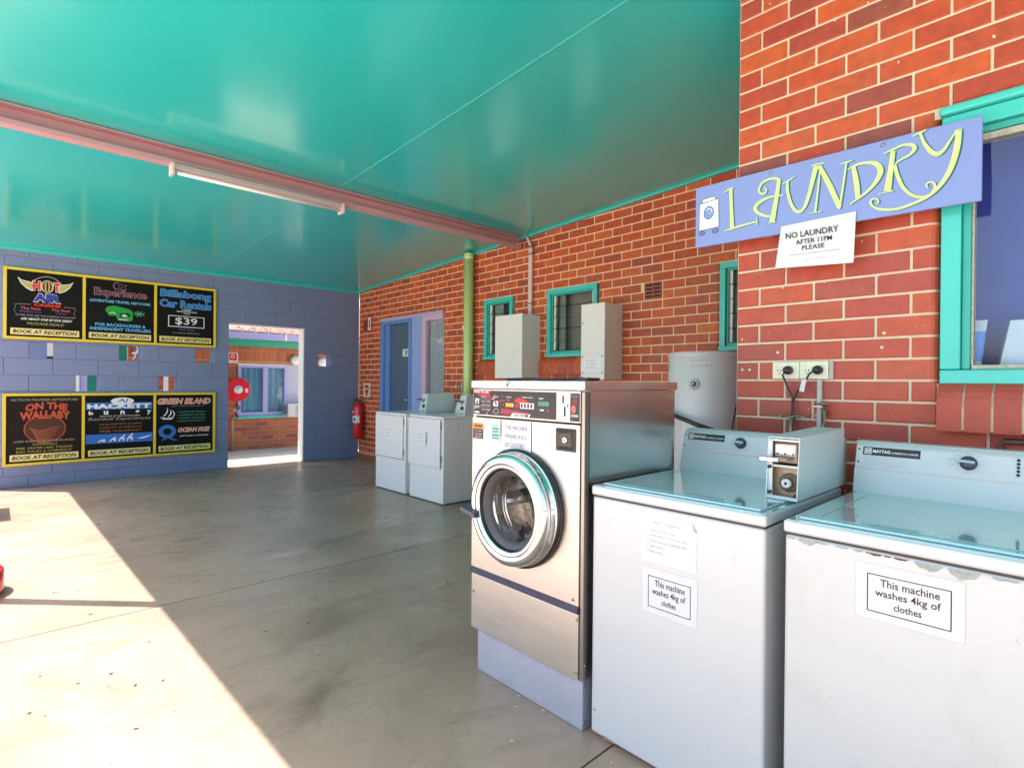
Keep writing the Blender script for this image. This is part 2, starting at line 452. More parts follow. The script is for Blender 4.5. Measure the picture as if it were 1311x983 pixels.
# ---------------------------------------------------------------- mesh helpers
FLAT = ('print', 'lettering', 'letter', 'number', 'drawing', 'edge', 'hole', 'mortar', 'core', 'label', 'notice', 'slot', 'pane', 'lens', 'curtain', 'sticker', 'sign_face')
class MB:
    """collects shapes in world coordinates; build() links them as ONE mesh object under its thing"""
    def __init__(s):
        s.v = []; s.f = []; s.m = []; s.sm = []; s.mats = []
    def mi(s, m):
        if m not in s.mats:
            s.mats.append(m)
        return s.mats.index(m)
    def add(s, vs, fs, m, smooth=False):
        o = len(s.v)
        s.v += [tuple(v) for v in vs]
        k = s.mi(m)
        for f in fs:
            s.f.append([o+i for i in f]); s.m.append(k); s.sm.append(smooth)
        return s
    def box(s, a, b, m, bev=0.0, seg=2):
        x0, x1 = sorted((a[0], b[0])); y0, y1 = sorted((a[1], b[1])); z0, z1 = sorted((a[2], b[2]))
        vs = [(x0,y0,z0),(x1,y0,z0),(x1,y1,z0),(x0,y1,z0),(x0,y0,z1),(x1,y0,z1),(x1,y1,z1),(x0,y1,z1)]
        fs = [(0,3,2,1),(4,5,6,7),(0,1,5,4),(1,2,6,5),(2,3,7,6),(3,0,4,7)]
        return s.solid(vs, fs, m, bev, seg)
    def solid(s, vs, fs, m, bev=0.0, seg=2):
        if bev <= 0:
            return s.add(vs, fs, m)
        bm = bmesh.new()
        bv = [bm.verts.new(v) for v in vs]
        for f in fs:
            bm.faces.new([bv[i] for i in f])
        bmesh.ops.bevel(bm, geom=bm.edges[:], offset=bev, segments=seg, profile=0.5, affect='EDGES')
        bm.verts.index_update()
        out = [v.co[:] for v in bm.verts]
        big = 0
        ff = [[v.index for v in f.verts] for f in bm.faces]
        ar = [f.calc_area() for f in bm.faces]
        bm.free()
        o = len(s.v)
        s.v += out
        k = s.mi(m)
        for f, a in zip(ff, ar):
            s.f.append([o+i for i in f]); s.m.append(k); s.sm.append(False)
        return s
    def prism(s, prof, axis, a, b, m, bev=0.0, seg=2):
        """closed profile (list of 2-D points) swept along a world axis from a to b"""
        n = len(prof)
        def mk(p, t):
            if axis == 0: return (t, p[0], p[1])
            if axis == 1: return (p[0], t, p[1])
            return (p[0], p[1], t)
        vs = [mk(p, a) for p in prof] + [mk(p, b) for p in prof]
        fs = [tuple(range(n)), tuple(range(2*n-1, n-1, -1))] + [(i, n+i, n+(i+1) % n, (i+1) % n) for i in range(n)]
        return s.solid(vs, fs, m, bev, seg)
    def tube(s, pts, r, m, n=8, cap=True):
        pts = [Vector(p) for p in pts]
        rings = []
        for i, p in enumerate(pts):
            t = (pts[min(i+1, len(pts)-1)] - pts[max(i-1, 0)]).normalized()
            ref = Vector((0, 0, 1)) if abs(t.z) < 0.9 else Vector((1, 0, 0))
            u = t.cross(ref).normalized(); w = t.cross(u)
            rr = r[i] if isinstance(r, (list, tuple)) else r
            rings.append([p + rr*(math.cos(2*math.pi*k/n)*u + math.sin(2*math.pi*k/n)*w) for k in range(n)])
        vs = [v for rg in rings for v in rg]
        fs = [(i*n+k, i*n+(k+1) % n, (i+1)*n+(k+1) % n, (i+1)*n+k) for i in range(len(pts)-1) for k in range(n)]
        s.add(vs, fs, m, True)
        if cap:
            s.add(rings[0], [tuple(range(n))[::-1]], m); s.add(rings[-1], [tuple(range(n))], m)
        return s
    def lathe(s, c, axis, prof, m, n=32, mats=None):
        """prof: (radius, distance along axis) pairs; axis: unit vector; mats: optional material per segment"""
        c = Vector(c); ax = Vector(axis).normalized()
        ref = Vector((0, 0, 1)) if abs(ax.z) < 0.9 else Vector((1, 0, 0))
        u = ax.cross(ref).normalized(); w = ax.cross(u)
        rings = [[c + ax*h + r*(math.cos(2*math.pi*k/n)*u + math.sin(2*math.pi*k/n)*w) for k in range(n)] for r, h in prof]
        for i in range(len(prof)-1):
            mm = mats[i] if mats else m
            s.add(rings[i]+rings[i+1], [(k, (k+1) % n, n+(k+1) % n, n+k) for k in range(n)], mm, True)
        return s
    def pieces(s):
        """groups of faces that do not touch one another, as separate builders"""
        n = len(s.v)
        par = list(range(n))
        def find(i):
            while par[i] != i:
                par[i] = par[par[i]]; i = par[i]
            return i
        for f in s.f:
            for i in f[1:]: par[find(i)] = find(f[0])
        comp = {}
        for fi, f in enumerate(s.f): comp.setdefault(find(f[0]), []).append(fi)
        cl = []
        for fis in comp.values():
            vi = {i for fi in fis for i in s.f[fi]}
            lo = [min(s.v[i][k] for i in vi)-0.0012 for k in range(3)]
            hi = [max(s.v[i][k] for i in vi)+0.0012 for k in range(3)]
            cl.append([lo, hi, fis])
        done = False
        while not done and len(cl) < 120:
            done = True
            for i in range(len(cl)):
                for j in range(i+1, len(cl)):
                    if all(cl[i][0][k] < cl[j][1][k] and cl[j][0][k] < cl[i][1][k] for k in range(3)):
                        cl[i] = [[min(a, b) for a, b in zip(cl[i][0], cl[j][0])], [max(a, b) for a, b in zip(cl[i][1], cl[j][1])], cl[i][2]+cl[j][2]]
                        del cl[j]
                        done = False
                        break
                if not done: break
        if len(cl) < 2 or len(cl) > 60: return [s]
        out = []
        for lo, hi, fis in cl:
            m = MB(); m.mats = list(s.mats); mp = {}
            for fi in sorted(fis):
                ff = []
                for i in s.f[fi]:
                    if i not in mp:
                        mp[i] = len(m.v); m.v.append(s.v[i])
                    ff.append(mp[i])
                m.f.append(ff); m.m.append(s.m[fi]); m.sm.append(s.sm[fi])
            out.append(m)
        return out
    def build(s, name, parent=None, kind=None):
        if parent is not None and kind is None and not any(w in name for w in FLAT):
            ps = s.pieces()
            if len(ps) > 1:
                return [q.build(name, parent, kind) for q in ps][0]
        off = woff(parent)
        me = bpy.data.meshes.new(name)
        me.from_pydata([(v[0]-off.x, v[1]-off.y, v[2]-off.z) for v in s.v], [], s.f)
        for m in s.mats:
            me.materials.append(m)
        me.polygons.foreach_set('material_index', s.m)
        me.polygons.foreach_set('use_smooth', s.sm)
        bm = bmesh.new(); bm.from_mesh(me)
        if any(s.sm):
            bmesh.ops.remove_doubles(bm, verts=[v for v in bm.verts], dist=1e-5)
        bmesh.ops.recalc_face_normals(bm, faces=bm.faces[:])
        bm.to_mesh(me); bm.free()
        me.update()
        o = bpy.data.objects.new(name, me)
        COL.objects.link(o)
        o.parent = parent
        if kind:
            o['kind'] = kind
        return o

def woff(o):
    t = Vector((0, 0, 0))
    while o is not None:
        t = t + o.location
        o = o.parent
    return t
def thing(name, label, cat, loc, group=None, kind=None):
    o = bpy.data.objects.new(name, None)
    o.empty_display_size = 0.1
    COL.objects.link(o)
    o.location = loc
    if kind: o['kind'] = kind
    else:
        o['label'] = label; o['category'] = cat
    if group: o['group'] = group
    return o
def tag(o, label, cat, group=None):
    o['label'] = label; o['category'] = cat
    if group: o['group'] = group
    return o
def lab(o, label):
    o['label'] = label
    return o

class Fr:
    """a flat face to draw on: a runs to the viewer's right, b runs up, d stands out of the face"""
    def __init__(s, o, u, v):
        s.o = Vector(o); s.u = Vector(u).normalized(); s.v = Vector(v).normalized(); s.n = s.u.cross(s.v)
    def p(s, a, b, d=0.0):
        return s.o + s.u*a + s.v*b + s.n*d
    def poly(s, mb, pts, m, d=0.001):
        mb.add([s.p(a, b, d) for a, b in pts], [tuple(range(len(pts)))], m)
    def rect(s, mb, a0, b0, a1, b1, m, d=0.001):
        s.poly(mb, [(a0, b0), (a1, b0), (a1, b1), (a0, b1)], m, d)
    def frame(s, mb, a0, b0, a1, b1, w, m, d=0.001):
        s.rect(mb, a0, b0, a1, b0+w, m, d); s.rect(mb, a0, b1-w, a1, b1, m, d)
        s.rect(mb, a0, b0+w, a0+w, b1-w, m, d); s.rect(mb, a1-w, b0+w, a1, b1-w, m, d)
    def disc(s, mb, a, b, r, m, d=0.001, n=20, ry=None, r0=None, t0=0, t1=360):
        ry = r if ry is None else ry
        full = (t1-t0) >= 360
        an = [math.radians(t0+(t1-t0)*k/n) for k in range(n if full else n+1)]
        out = [(a+r*math.cos(t), b+ry*math.sin(t)) for t in an]
        if r0 is None:
            s.poly(mb, out, m, d)
        else:
            k0 = r0/r
            inn = [(a+r*k0*math.cos(t), b+ry*k0*math.sin(t)) for t in an]
            q = [s.p(x, y, d) for x, y in out+inn]
            N = len(out)
            rng = range(N) if full else range(N-1)
            mb.add(q, [(i, (i+1) % N, N+(i+1) % N, N+i) for i in rng], m)
    def ribbon(s, mb, pts, m, d=0.001, sub=6, sa=1.0, sb=1.0):
        """smooth brush stroke through (a, b, width) points"""
        P = [Vector(p) for p in pts]
        if len(P) > 2:
            Q = []
            for i in range(len(P)-1):
                p0 = P[max(i-1, 0)]; p1 = P[i]; p2 = P[i+1]; p3 = P[min(i+2, len(P)-1)]
                for k in range(sub):
                    t = k/sub
                    Q.append(0.5*((2*p1)+(p2-p0)*t+(2*p0-5*p1+4*p2-p3)*t*t+(3*p1-p0-3*p2+p3)*t*t*t))
            Q.append(P[-1])
        else:
            Q = P
        L = []; R = []
        for i, q in enumerate(Q):
            t = Q[min(i+1, len(Q)-1)] - Q[max(i-1, 0)]
            n = Vector((-t.y, t.x)).normalized()*max(q.z, 0.0005)*0.5
            L.append((q.x*sa+n.x, q.y*sb+n.y)); R.append((q.x*sa-n.x, q.y*sb-n.y))
        N = len(Q)
        mb.add([s.p(x, y, d) for x, y in L+R], [(i, N+i, N+i+1, i+1) for i in range(N-1)], m)
    def text(s, mb, txt, a0, a1, b0, b1, m, d=0.0015, shear=0.0, bold=0.0, arch=0.0, keep=False):
        """lettering fitted into the box a0..a1 x b0..b1"""
        vs, fs = glyphs(txt, shear, bold)
        xs = [v[0] for v in vs]; ys = [v[1] for v in vs]
        x0, x1, y0, y1 = min(xs), max(xs), min(ys), max(ys)
        ky = (b1-b0)/max(y1-y0, 1e-6)
        kx = (a1-a0)/max(x1-x0, 1e-6)
        if keep:
            kx = min(kx, ky)
            mid = (a0+a1)/2; w = (x1-x0)*kx/2
            a0 = mid-w
        out = []
        for x, y in vs:
            a = a0+(x-x0)*kx; b = b0+(y-y0)*ky
            if arch:
                t = (x-x0)/(x1-x0)*2-1
                b += arch*(1-t*t)
            out.append(s.p(a, b, d))
        mb.add(out, fs, m)
_G = {}
def glyphs(txt, shear, bold):
    k = (txt, shear, bold)
    if k not in _G:
        cu = bpy.data.curves.new('lettering', 'FONT')
        cu.body = txt; cu.size = 1.0; cu.shear = shear; cu.offset = bold; cu.resolution_u = 2; cu.fill_mode = 'FRONT'
        ob = bpy.data.objects.new('lettering', cu)
        COL.objects.link(ob)
        dg = bpy.context.evaluated_depsgraph_get()
        me = bpy.data.meshes.new_from_object(ob.evaluated_get(dg))
        _G[k] = ([(v.co.x, v.co.y) for v in me.vertices], [tuple(p.vertices) for p in me.polygons])
        bpy.data.objects.remove(ob); bpy.data.curves.remove(cu); bpy.data.meshes.remove(me)
    return _G[k]

# ================================================================ SETTING
XW, YB, XN = 4.615, 8.77, 2.60           # far brick wall, blue block wall, near brick wall
def ceil_z(y):
    return 3.262 - 0.0475*y

g = MB().add([(-90, -90, -0.03), (90, -90, -0.03), (90, 90, -0.03), (-90, 90, -0.03)], [(0, 1, 2, 3)], M_GROUND).build('ground', None, 'structure')
floor = thing('concrete_floor', '', '', (0, 0, 0), kind='structure')
MB().box((-12, -9, -0.028), (4.8, 8.96, -0.012), M_DARK).build('floor_base', floor)
ys = [-9, -6.2, -3.7, -1.25, 1.19, 3.686, 6.322, 8.15, 8.965]
for a, b in zip(ys, ys[1:]):
    MB().box((-0.30, a+0.0045, -0.011), (4.8, b-0.0045, 0.0), M_FLOOR).build('slab', floor)
    MB().box((-12, a+0.0045, -0.011), (-0.309, b-0.0045, 0.0), M_GROUND).build('slab', floor)  # unseen courtyard slabs kept paler to bounce more light onto the ceiling
MB().box((-12, 8.97, -0.02), (12, 10.9, -0.002), M_GROUND).build('path', None, 'structure')

# ---- masonry -------------------------------------------------------------
_BM = {}
rb = random.Random(3)
def brick_mesh(L, h, dep, bull, mats_, bull_r=0.04):
    key = (round(L, 3), h, dep, bull, mats_.name, rb.randrange(3))
    if key in _BM:
        return _BM[key]
    me = bpy.data.meshes.new('brick')
    c = 0.0022
    if bull:
        x0, x1 = -L/2, L/2
        r = min(bull_r, L*0.6)
        pr = [(x0, -dep), (x0, -c), (x0+c, 0)]
        pr += [(x1-r+r*math.sin(t), -r+r*math.cos(t)) for t in [math.radians(a) for a in (0, 18, 36, 54, 72, 90)]] + [(x1, -dep)]
        if bull < 0:
            pr = [(-x, y) for x, y in pr]
        n = len(pr)
        vs = [(x, -h/2, y) for x, y in pr] + [(x, h/2, y) for x, y in pr]
        fs = [tuple(range(n)), tuple(range(2*n-1, n-1, -1))] + [(i, n+i, n+(i+1) % n, (i+1) % n) for i in range(n)]
    else:
        j = lambda: rb.uniform(0, 0.0026)
        a, b = L/2, h/2
        out = [(-a, -b), (a, -b), (a, b), (-a, b)]
        inn = [(-a+c+j(), -b+c+j()), (a-c-j(), -b+c+j()), (a-c-j(), b-c-j()), (-a+c+j(), b-c-j())]
        vs = [(x, y, -dep) for x, y in out] + [(x, y, -c) for x, y in out] + [(x, y, 0) for x, y in inn]
        fs = [(8, 9, 10, 11), (3, 2, 1, 0)]
        for k in range(4):
            q = (k+1) % 4
            fs += [(k, q, 4+q, 4+k), (4+k, 4+q, 8+q, 8+k)]
    me.from_pydata(vs, [], fs)
    bm = bmesh.new(); bm.from_mesh(me); bmesh.ops.recalc_face_normals(bm, faces=bm.faces[:]); bm.to_mesh(me); bm.free()
    me.materials.append(mats_)
    _BM[key] = me
    return me

def masonry(root, fr, a0, a1, b0, b1, zbase, hm, lm, off, gap, holes, mat_, rank, limit, name='brick', dep=0.05, bull_holes=(), stuff='brickwork', joff=0.0):
    """courses of separate pieces; the `limit` pieces that show largest are objects, the rest one joined part"""
    cells = []
    k0 = math.floor((b0-zbase)/hm)
    k1 = math.ceil((b1-zbase)/hm)
    for k in range(k0, k1):
        lo, hi = max(zbase+k*hm, b0), min(zbase+(k+1)*hm, b1)
        if hi-lo < 0.03:
            continue
        mid = (lo+hi)/2
        js = []
        st = off + (lm/2 if (k % 2) else 0)
        n = math.floor((a0-st)/lm)
        x = st+n*lm
        while x < a1:
            js.append((max(x, a0), min(x+lm, a1)))
            x += lm
        for s, e in js:
            segs = [(s, e, 0, 0)]
            for (h0, h1, g0, g1, bl) in holes:
                if not (g0 < mid < g1):
                    continue
                ns = []
                for (p, q, l, r) in segs:
                    if q <= h0 or p >= h1:
                        ns.append((p, q, l, r)); continue
                    if p < h0: ns.append((p, h0, l, bl))
                    if q > h1: ns.append((h1, q, bl, r))
                segs = ns
            for p, q, l, r in segs:
                # a sliver beside an opening joins the opening's reveal instead
                gl = 0 if l else gap/2
                gr = 0 if r else gap/2
                L = q-p-gl-gr
                if L < 0.018:
                    continue
                cells.append(((p+gl+q-gr)/2, mid, L, hi-lo-gap, 1 if (r and L > 0.03) else (-1 if (l and L > 0.03) else 0)))
    cells.sort(key=lambda c: -rank(fr.p(c[0], c[1]), c))
    R3 = Matrix(((fr.u.x, fr.v.x, fr.n.x, 0), (fr.u.y, fr.v.y, fr.n.y, 0), (fr.u.z, fr.v.z, fr.n.z, 0), (0, 0, 0, 1)))
    off_ = woff(root)
    rest_v, rest_f = [], []
    cnt = 0
    for i, (a, b, L, h, bl) in enumerate(cells):
        L_ = round(L, 3)
        me = brick_mesh(L_, round(h, 3), 0.11 if bl else dep, bl, mat_)
        pos = fr.p(a, b, rb.uniform(-0.0012, 0.0012))
        if i < limit and rank(fr.p(a, b), (a, b, L, h, bl)) > 0:
            o = bpy.data.objects.new(name, me)
            COL.objects.link(o)
            o.matrix_world = Matrix.Translation(pos-off_) @ R3
            o.parent = root
            cnt += 1
        else:
            M = Matrix.Translation(pos-off_) @ R3
            k = len(rest_v)
            rest_v += [(M @ v.co)[:] for v in me.vertices]
            rest_f += [tuple(k+j for j in p.vertices) for p in me.polygons]
    if rest_v:
        me = bpy.data.meshes.new(stuff)
        me.from_pydata(rest_v, [], rest_f)
        me.materials.append(mat_)
        o = bpy.data.objects.new(stuff, me)
        COL.objects.link(o)
        o.parent = root
        o['kind'] = 'stuff'

def core(mb, fr, a0, a1, b0, b1, holes, m, front, back):
    """the wall behind its facing, with real openings"""
    xs = sorted({a0, a1} | {min(max(h[0], a0), a1) for h in holes} | {min(max(h[1], a0), a1) for h in holes})
    for p, q in zip(xs, xs[1:]):
        if q-p < 1e-4: continue
        mid = (p+q)/2
        cut = sorted([(h[2], h[3]) for h in holes if h[0] < mid < h[1]])
        z = b0
        for lo, hi in cut + [(b1, b1)]:
            if lo-z > 1e-4:
                A = fr.p(p, z, front); B = fr.p(q, lo, back)
                mb.box(A, B, m)
            z = max(z, hi)

def bulled(holes, w=0.046):
    return [(a-w, b+w, c, e) for a, b, c, e in holes]
def bull_fill(mb, fr, holes, w=0.046, m=None):
    m = m or M_MORTAR
    """mortar behind the rounded reveal bricks, following their curve"""
    for a, b, c, e in holes:
        for x1, s_ in ((a, 1), (b, -1)):
            r = 0.036
            pr = [(-w, -0.11), (-w, -0.005), (-r-0.004, -0.005)] + [(-r-0.004+r*math.sin(t), -0.005-r+r*math.cos(t)) for t in [math.radians(k) for k in (22, 45, 68, 90)]] + [(-0.004, -0.11)]
            vs = [fr.p(x1+s_*x, c, y) for x, y in pr] + [fr.p(x1+s_*x, e, y) for x, y in pr]
            n = len(pr)
            mb.add(vs, [tuple(range(n)), tuple(range(2*n-1, n-1, -1))] + [(i, n+i, n+(i+1) % n, (i+1) % n) for i in range(n)], m)
            mb.box(fr.p(x1, c, -0.111), fr.p(x1-s_*w, e, -0.23), m)

def camrank(p, c):
    v = p-Vector((0, 0, CAM_H))
    d = v.dot(Fd)
    if d < 0.2: return 0
    px = 655.5+707.3*v.dot(R2)/d
    py = 491.5-707.3*v.dot(U2)/d
    if px < -15 or px > 1330 or py < -25 or py > 1000: return 0
    return c[2]*c[3]/(d*d)
# ---- far brick wall
FW = Fr((XW, 0, 0), (0, -1, 0), (0, 0, 1))       # a = -y
far = thing('brick_wall', 'long red brick wall with door 82 and teal louvre windows, behind the washing machines', 'wall', (XW, 5, 0))
op = [(-8.035, -6.33, 0.0, 2.311), (-5.43, -4.90, 1.59, 2.355), (-4.325, -3.61, 1.59, 2.355), (-2.27, -1.42, 1.59, 2.355)]
fill = [(-5.52, -4.82, 1.40, 1.59, 0), (-4.41, -3.53, 1.40, 1.59, 0), (-2.36, -1.35, 1.40, 1.59, 0)]
mb = MB()
core(mb, FW, -8.77, -1.19, -0.02, 3.30, bulled(op), M_MORTAR_FAR, -0.005, -0.23)
bull_fill(mb, FW, op, m=M_MORTAR_FAR)
mb.build('mortar_bed', far)
def far_rank(p, c):
    r = camrank(p, c)
    if p.z < 1.27 and 1.2 < p.y < 5.6: return 0
    if p.z < 0.85 and p.y < 7.9: return 0
    if p.y < 2.16: return 0
    return r
masonry(far, FW, -8.765, -1.20, 0.0, 3.24, 1.322, 0.0868, 0.235, -3.31, 0.0125,
        [(*o, 1) for o in op] + fill + [(-3.045, -2.84, 2.103, 2.277, 0)], M_BRICK_FAR, far_rank, 300)
# damp-proof strip along the foot of the wall
MB().box((XW-0.012, 8.035, 0.0), (XW-0.005, 8.76, 0.075), M_BRICK_FAR).box((XW-0.022, 8.04, 0.075), (XW-0.004, 8.76, 0.092), M_PINKW).build('skirting', far)
# the wall's return to the laundry block is hidden behind the near wall
def sill_run(root, fr, a0, a1, b0, b1, pitch, m, proud=0.036, dep=0.09, r=0.085, mm=None):
    """bullnose bricks laid on edge under a window, each its own piece, mortar between"""
    n = max(1, round((a1-a0)/pitch))
    w = (a1-a0)/n
    arc = lambda off, k: [(proud-off-r+r*math.sin(t), b1-off-r+r*math.cos(t)) for t in [math.radians(x) for x in range(0, 91, k)]]
    for i in range(n):
        p, q = a0+i*w+0.004, a0+(i+1)*w-0.004
        prof = [(proud, b0), (-dep, b0), (-dep, b1)] + arc(0, 15)
        vs = [fr.p(p, z, d) for d, z in prof] + [fr.p(q, z, d) for d, z in prof]
        k = len(prof)
        fs = [tuple(range(k)), tuple(range(2*k-1, k-1, -1))] + [(j, k+j, k+(j+1) % k, (j+1) % k) for j in range(k)]
        MB().add(vs, fs, m).build('sill_brick', root)
    mb = MB()
    prof = [(proud-0.005, b0+0.004), (-dep+0.01, b0+0.004), (-dep+0.01, b1-0.005)] + arc(0.005, 30)
    k = len(prof)
    vs = [fr.p(a0+0.006, z, d) for d, z in prof] + [fr.p(a1-0.006, z, d) for d, z in prof]
    mb.add(vs, [tuple(range(k)), tuple(range(2*k-1, k-1, -1))] + [(j, k+j, k+(j+1) % k, (j+1) % k) for j in range(k)], mm or M_MORTAR)
    mb.build('sill_mortar', root)
for h0, h1, z0, z1, _ in fill:
    sill_run(far, FW, h0, h1, z0, z1+0.012, 0.086, M_BRICK_FAR, proud=0.05, mm=M_MORTAR_FAR)
# terracotta vent
mb = MB()
mb.box(FW.p(-3.035, 2.112, -0.0045), FW.p(-2.85, 2.268, -0.0035), M_DARK)
TC = mat('terracotta_vent', (0.42, 0.10, 0.05), 0.7, var=0.1)
for k in range(5):
    z = 2.116+k*0.0362
    mb.box(FW.p(-3.035, z, -0.0034), FW.p(-2.85, z+0.014, 0.003), TC)
for a in (-3.035, -2.9475, -2.857):
    mb.box(FW.p(a, 2.112, -0.0034), FW.p(a+0.010, 2.274, 0.005), TC)
mb.build('air_vent', far)

# ---- louvre windows in the far wall
M_IN = mat('dim_room_wall', (0.42, 0.38, 0.33), 0.8, var=0.15, vscale=2)
M_CURT = mat('pale_net_curtain', (0.55, 0.58, 0.55), 0.8, var=0.12, vscale=3, stretch=(1, 25, 1))
M_ALU = mat('aluminium_louvre_clip', (0.55, 0.55, 0.53), 0.4, 0.7)
def far_window(name, label, y0, y1, z0, z1, nbl, curtain, group='teal louvre windows in the far brick wall'):
    t = thing(name, label, 'window', (XW, (y0+y1)/2, z0), group)
    f = 0.052
    fx0, fx1 = XW-0.016, XW+0.05
    mb = MB()
    mb.box((fx0, y0, z1-f), (fx1, y1, z1), M_TEAL, 0.004).box((fx0-0.008, y0-0.004, z0), (fx1, y1+0.004, z0+f*0.8), M_TEAL, 0.004)
    mb.box((fx0+0.002, y0, z0+f*0.8), (fx1, y0+f, z1-f), M_TEAL, 0.004).box((fx0+0.002, y1-f, z0+f*0.8), (fx1, y1, z1-f), M_TEAL, 0.004)
    i = f+0.018
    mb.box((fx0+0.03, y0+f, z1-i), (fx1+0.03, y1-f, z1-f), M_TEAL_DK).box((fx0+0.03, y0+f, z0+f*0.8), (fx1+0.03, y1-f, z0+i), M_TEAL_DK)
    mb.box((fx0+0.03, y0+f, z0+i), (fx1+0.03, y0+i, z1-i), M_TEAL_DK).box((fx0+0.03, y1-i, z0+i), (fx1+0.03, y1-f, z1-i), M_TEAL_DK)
    mb.build('window_frame', t)
    mb = MB()
    for yy in (y0+i+0.001, y1-i-0.026):
        mb.box((XW+0.035, yy, z0+i), (XW+0.06, yy+0.025, z1-i), M_BOX)
    mb.build('louvre_track', t)
    H = (z1-z0-2*i)/nbl
    for k in range(nbl):
        zc = z0+i+H*(k+0.5)
        c, s_ = 0.54*H, 0.020
        mb = MB()
        vs = [(XW+0.045-s_, y0+i+0.026, zc-c), (XW+0.045-s_, y1-i-0.026, zc-c), (XW+0.045+s_, y1-i-0.026, zc+c), (XW+0.045+s_, y0+i+0.026, zc+c)]
        vs2 = [(x+0.005, y, z) for x, y, z in vs]
        mb.add(vs+vs2, [(0,1,2,3), (7,6,5,4), (0,4,5,1), (1,5,6,2), (2,6,7,3), (3,7,4,0)], M_GLASS_DK)
        mb.build('louvre_blade', t)
        mb = MB().tube([(XW+0.012, y0+i, zc-c*0.9), (XW+0.012, y1-i, zc-c*0.9)], 0.0030, M_SCREEN if k % 2 else M_DARK, 6)
        mb.build('blade_edge', t)
    mb = MB().box((XW+0.20, y0-0.0, z0-0.0), (XW+0.215, y1, z1), M_IN)
    if curtain:
        n = 14
        yy0, yy1 = curtain
        pts = [(XW+0.105+0.012*math.sin(j*2.4), yy0+(yy1-yy0)*j/n) for j in range(n+1)]
        for (xa, ya), (xb, yb) in zip(pts, pts[1:]):
            mb.add([(xa, ya, z0+0.03), (xb, yb, z0+0.03), (xb, yb, z1-0.03), (xa, ya, z1-0.03)], [(0, 1, 2, 3)], M_CURT)
    mb.build('blind', t)
    return t
far_window('louvre_window', 'small teal louvre window with pale curtain, just right of the lime pipe', 4.90, 5.43, 1.59, 2.355, 5, (5.18, 5.36))
far_window('louvre_window', 'teal louvre window with dark room behind, between the two steel boxes', 3.61, 4.325, 1.59, 2.355, 5, (4.14, 4.24))
far_window('louvre_window', 'narrow strip of teal louvre window beside the near brick pier above the tank', 1.42, 2.27, 1.59, 2.355, 5, (2.06, 2.2))

# ---- door 82 and its side light
d = thing('door_unit', 'blue framed doorway with slate door numbered 82 and pink framed side light', 'door', (XW, 7.2, 0))
X0 = XW-0.014
mb = MB()
mb.box((X0, 7.935, 0), (XW+0.075, 8.035, 2.26), M_DOORBLUE, 0.004)
mb.box((X0, 7.13, 0), (XW+0.075, 7.205, 2.26), M_DOORBLUE, 0.004)
mb.box((X0, 6.33, 2.262), (XW+0.075, 8.035, 2.311), M_LAV, 0.004)
mb.box((X0+0.004, 7.205, 2.205), (XW+0.075, 7.935, 2.26), M_DOORBLUE, 0.004)
mb.box((XW+0.02, 7.80, 0), (XW+0.075, 7.934, 2.204), M_DOORBLUE, 0.003)
mb.build('door_frame', d)
MB().box((XW+0.05, 7.207, 0.02), (XW+0.09, 7.80, 2.203), M_DOOR, 0.003).build('door_leaf', d)
fr = Fr((XW+0.05, 0, 0), (0, -1, 0), (0, 0, 1))
mb = MB()
fr.text(mb, '82', -7.46, -7.27, 1.685, 1.81, mat('white_numeral', (0.85, 0.85, 0.85), 0.4), 0.004, bold=0.03)
mb.build('door_number', d)
MB().tube([(XW+0.045, 7.27, 1.02), (XW+0.0, 7.27, 1.02), (XW+0.0, 7.36, 1.02)], 0.009, M_CHROME, 8).build('handle', d)
MB().box((XW+0.0, 6.84, 0), (XW+0.06, 7.128, 2.26), mat('powder_blue_panel', (0.30, 0.40, 0.74), 0.4, var=0.04), 0.002).build('blue_panel', d)
mb = MB()
PKF = mat('lilac_pink_frame', (0.66, 0.45, 0.62), 0.4)
mb.box((X0, 6.74, 0.88), (XW+0.06, 6.838, 2.26), PKF, 0.003).box((X0+0.002, 6.33, 2.19), (XW+0.06, 6.739, 2.26), PKF, 0.003).box((X0+0.002, 6.33, 0.88), (XW+0.06, 6.739, 0.95), PKF, 0.003)
mb.box((X0, 6.33, 0), (XW+0.06, 6.838, 0.878), M_LAV, 0.003)
mb.build('side_light_frame', d)
MB().box((XW+0.03, 6.335, 0.95), (XW+0.034, 6.74, 2.19), M_GLASS).build('pane', d)
mb = MB()
n = 18
pts = [(XW+0.075+0.008*math.sin(j*2.1), 6.25+0.62*j/n) for j in range(n+1)]
for (xa, ya), (xb, yb) in zip(pts, pts[1:]):
    mb.add([(xa, ya, 0.95), (xb, yb, 0.95), (xb, yb, 2.2), (xa, ya, 2.2)], [(0, 1, 2, 3)], mat('warm_grey_curtain', (0.52, 0.50, 0.46), 0.85, var=0.08, vscale=2))
mb.build('curtain', d)

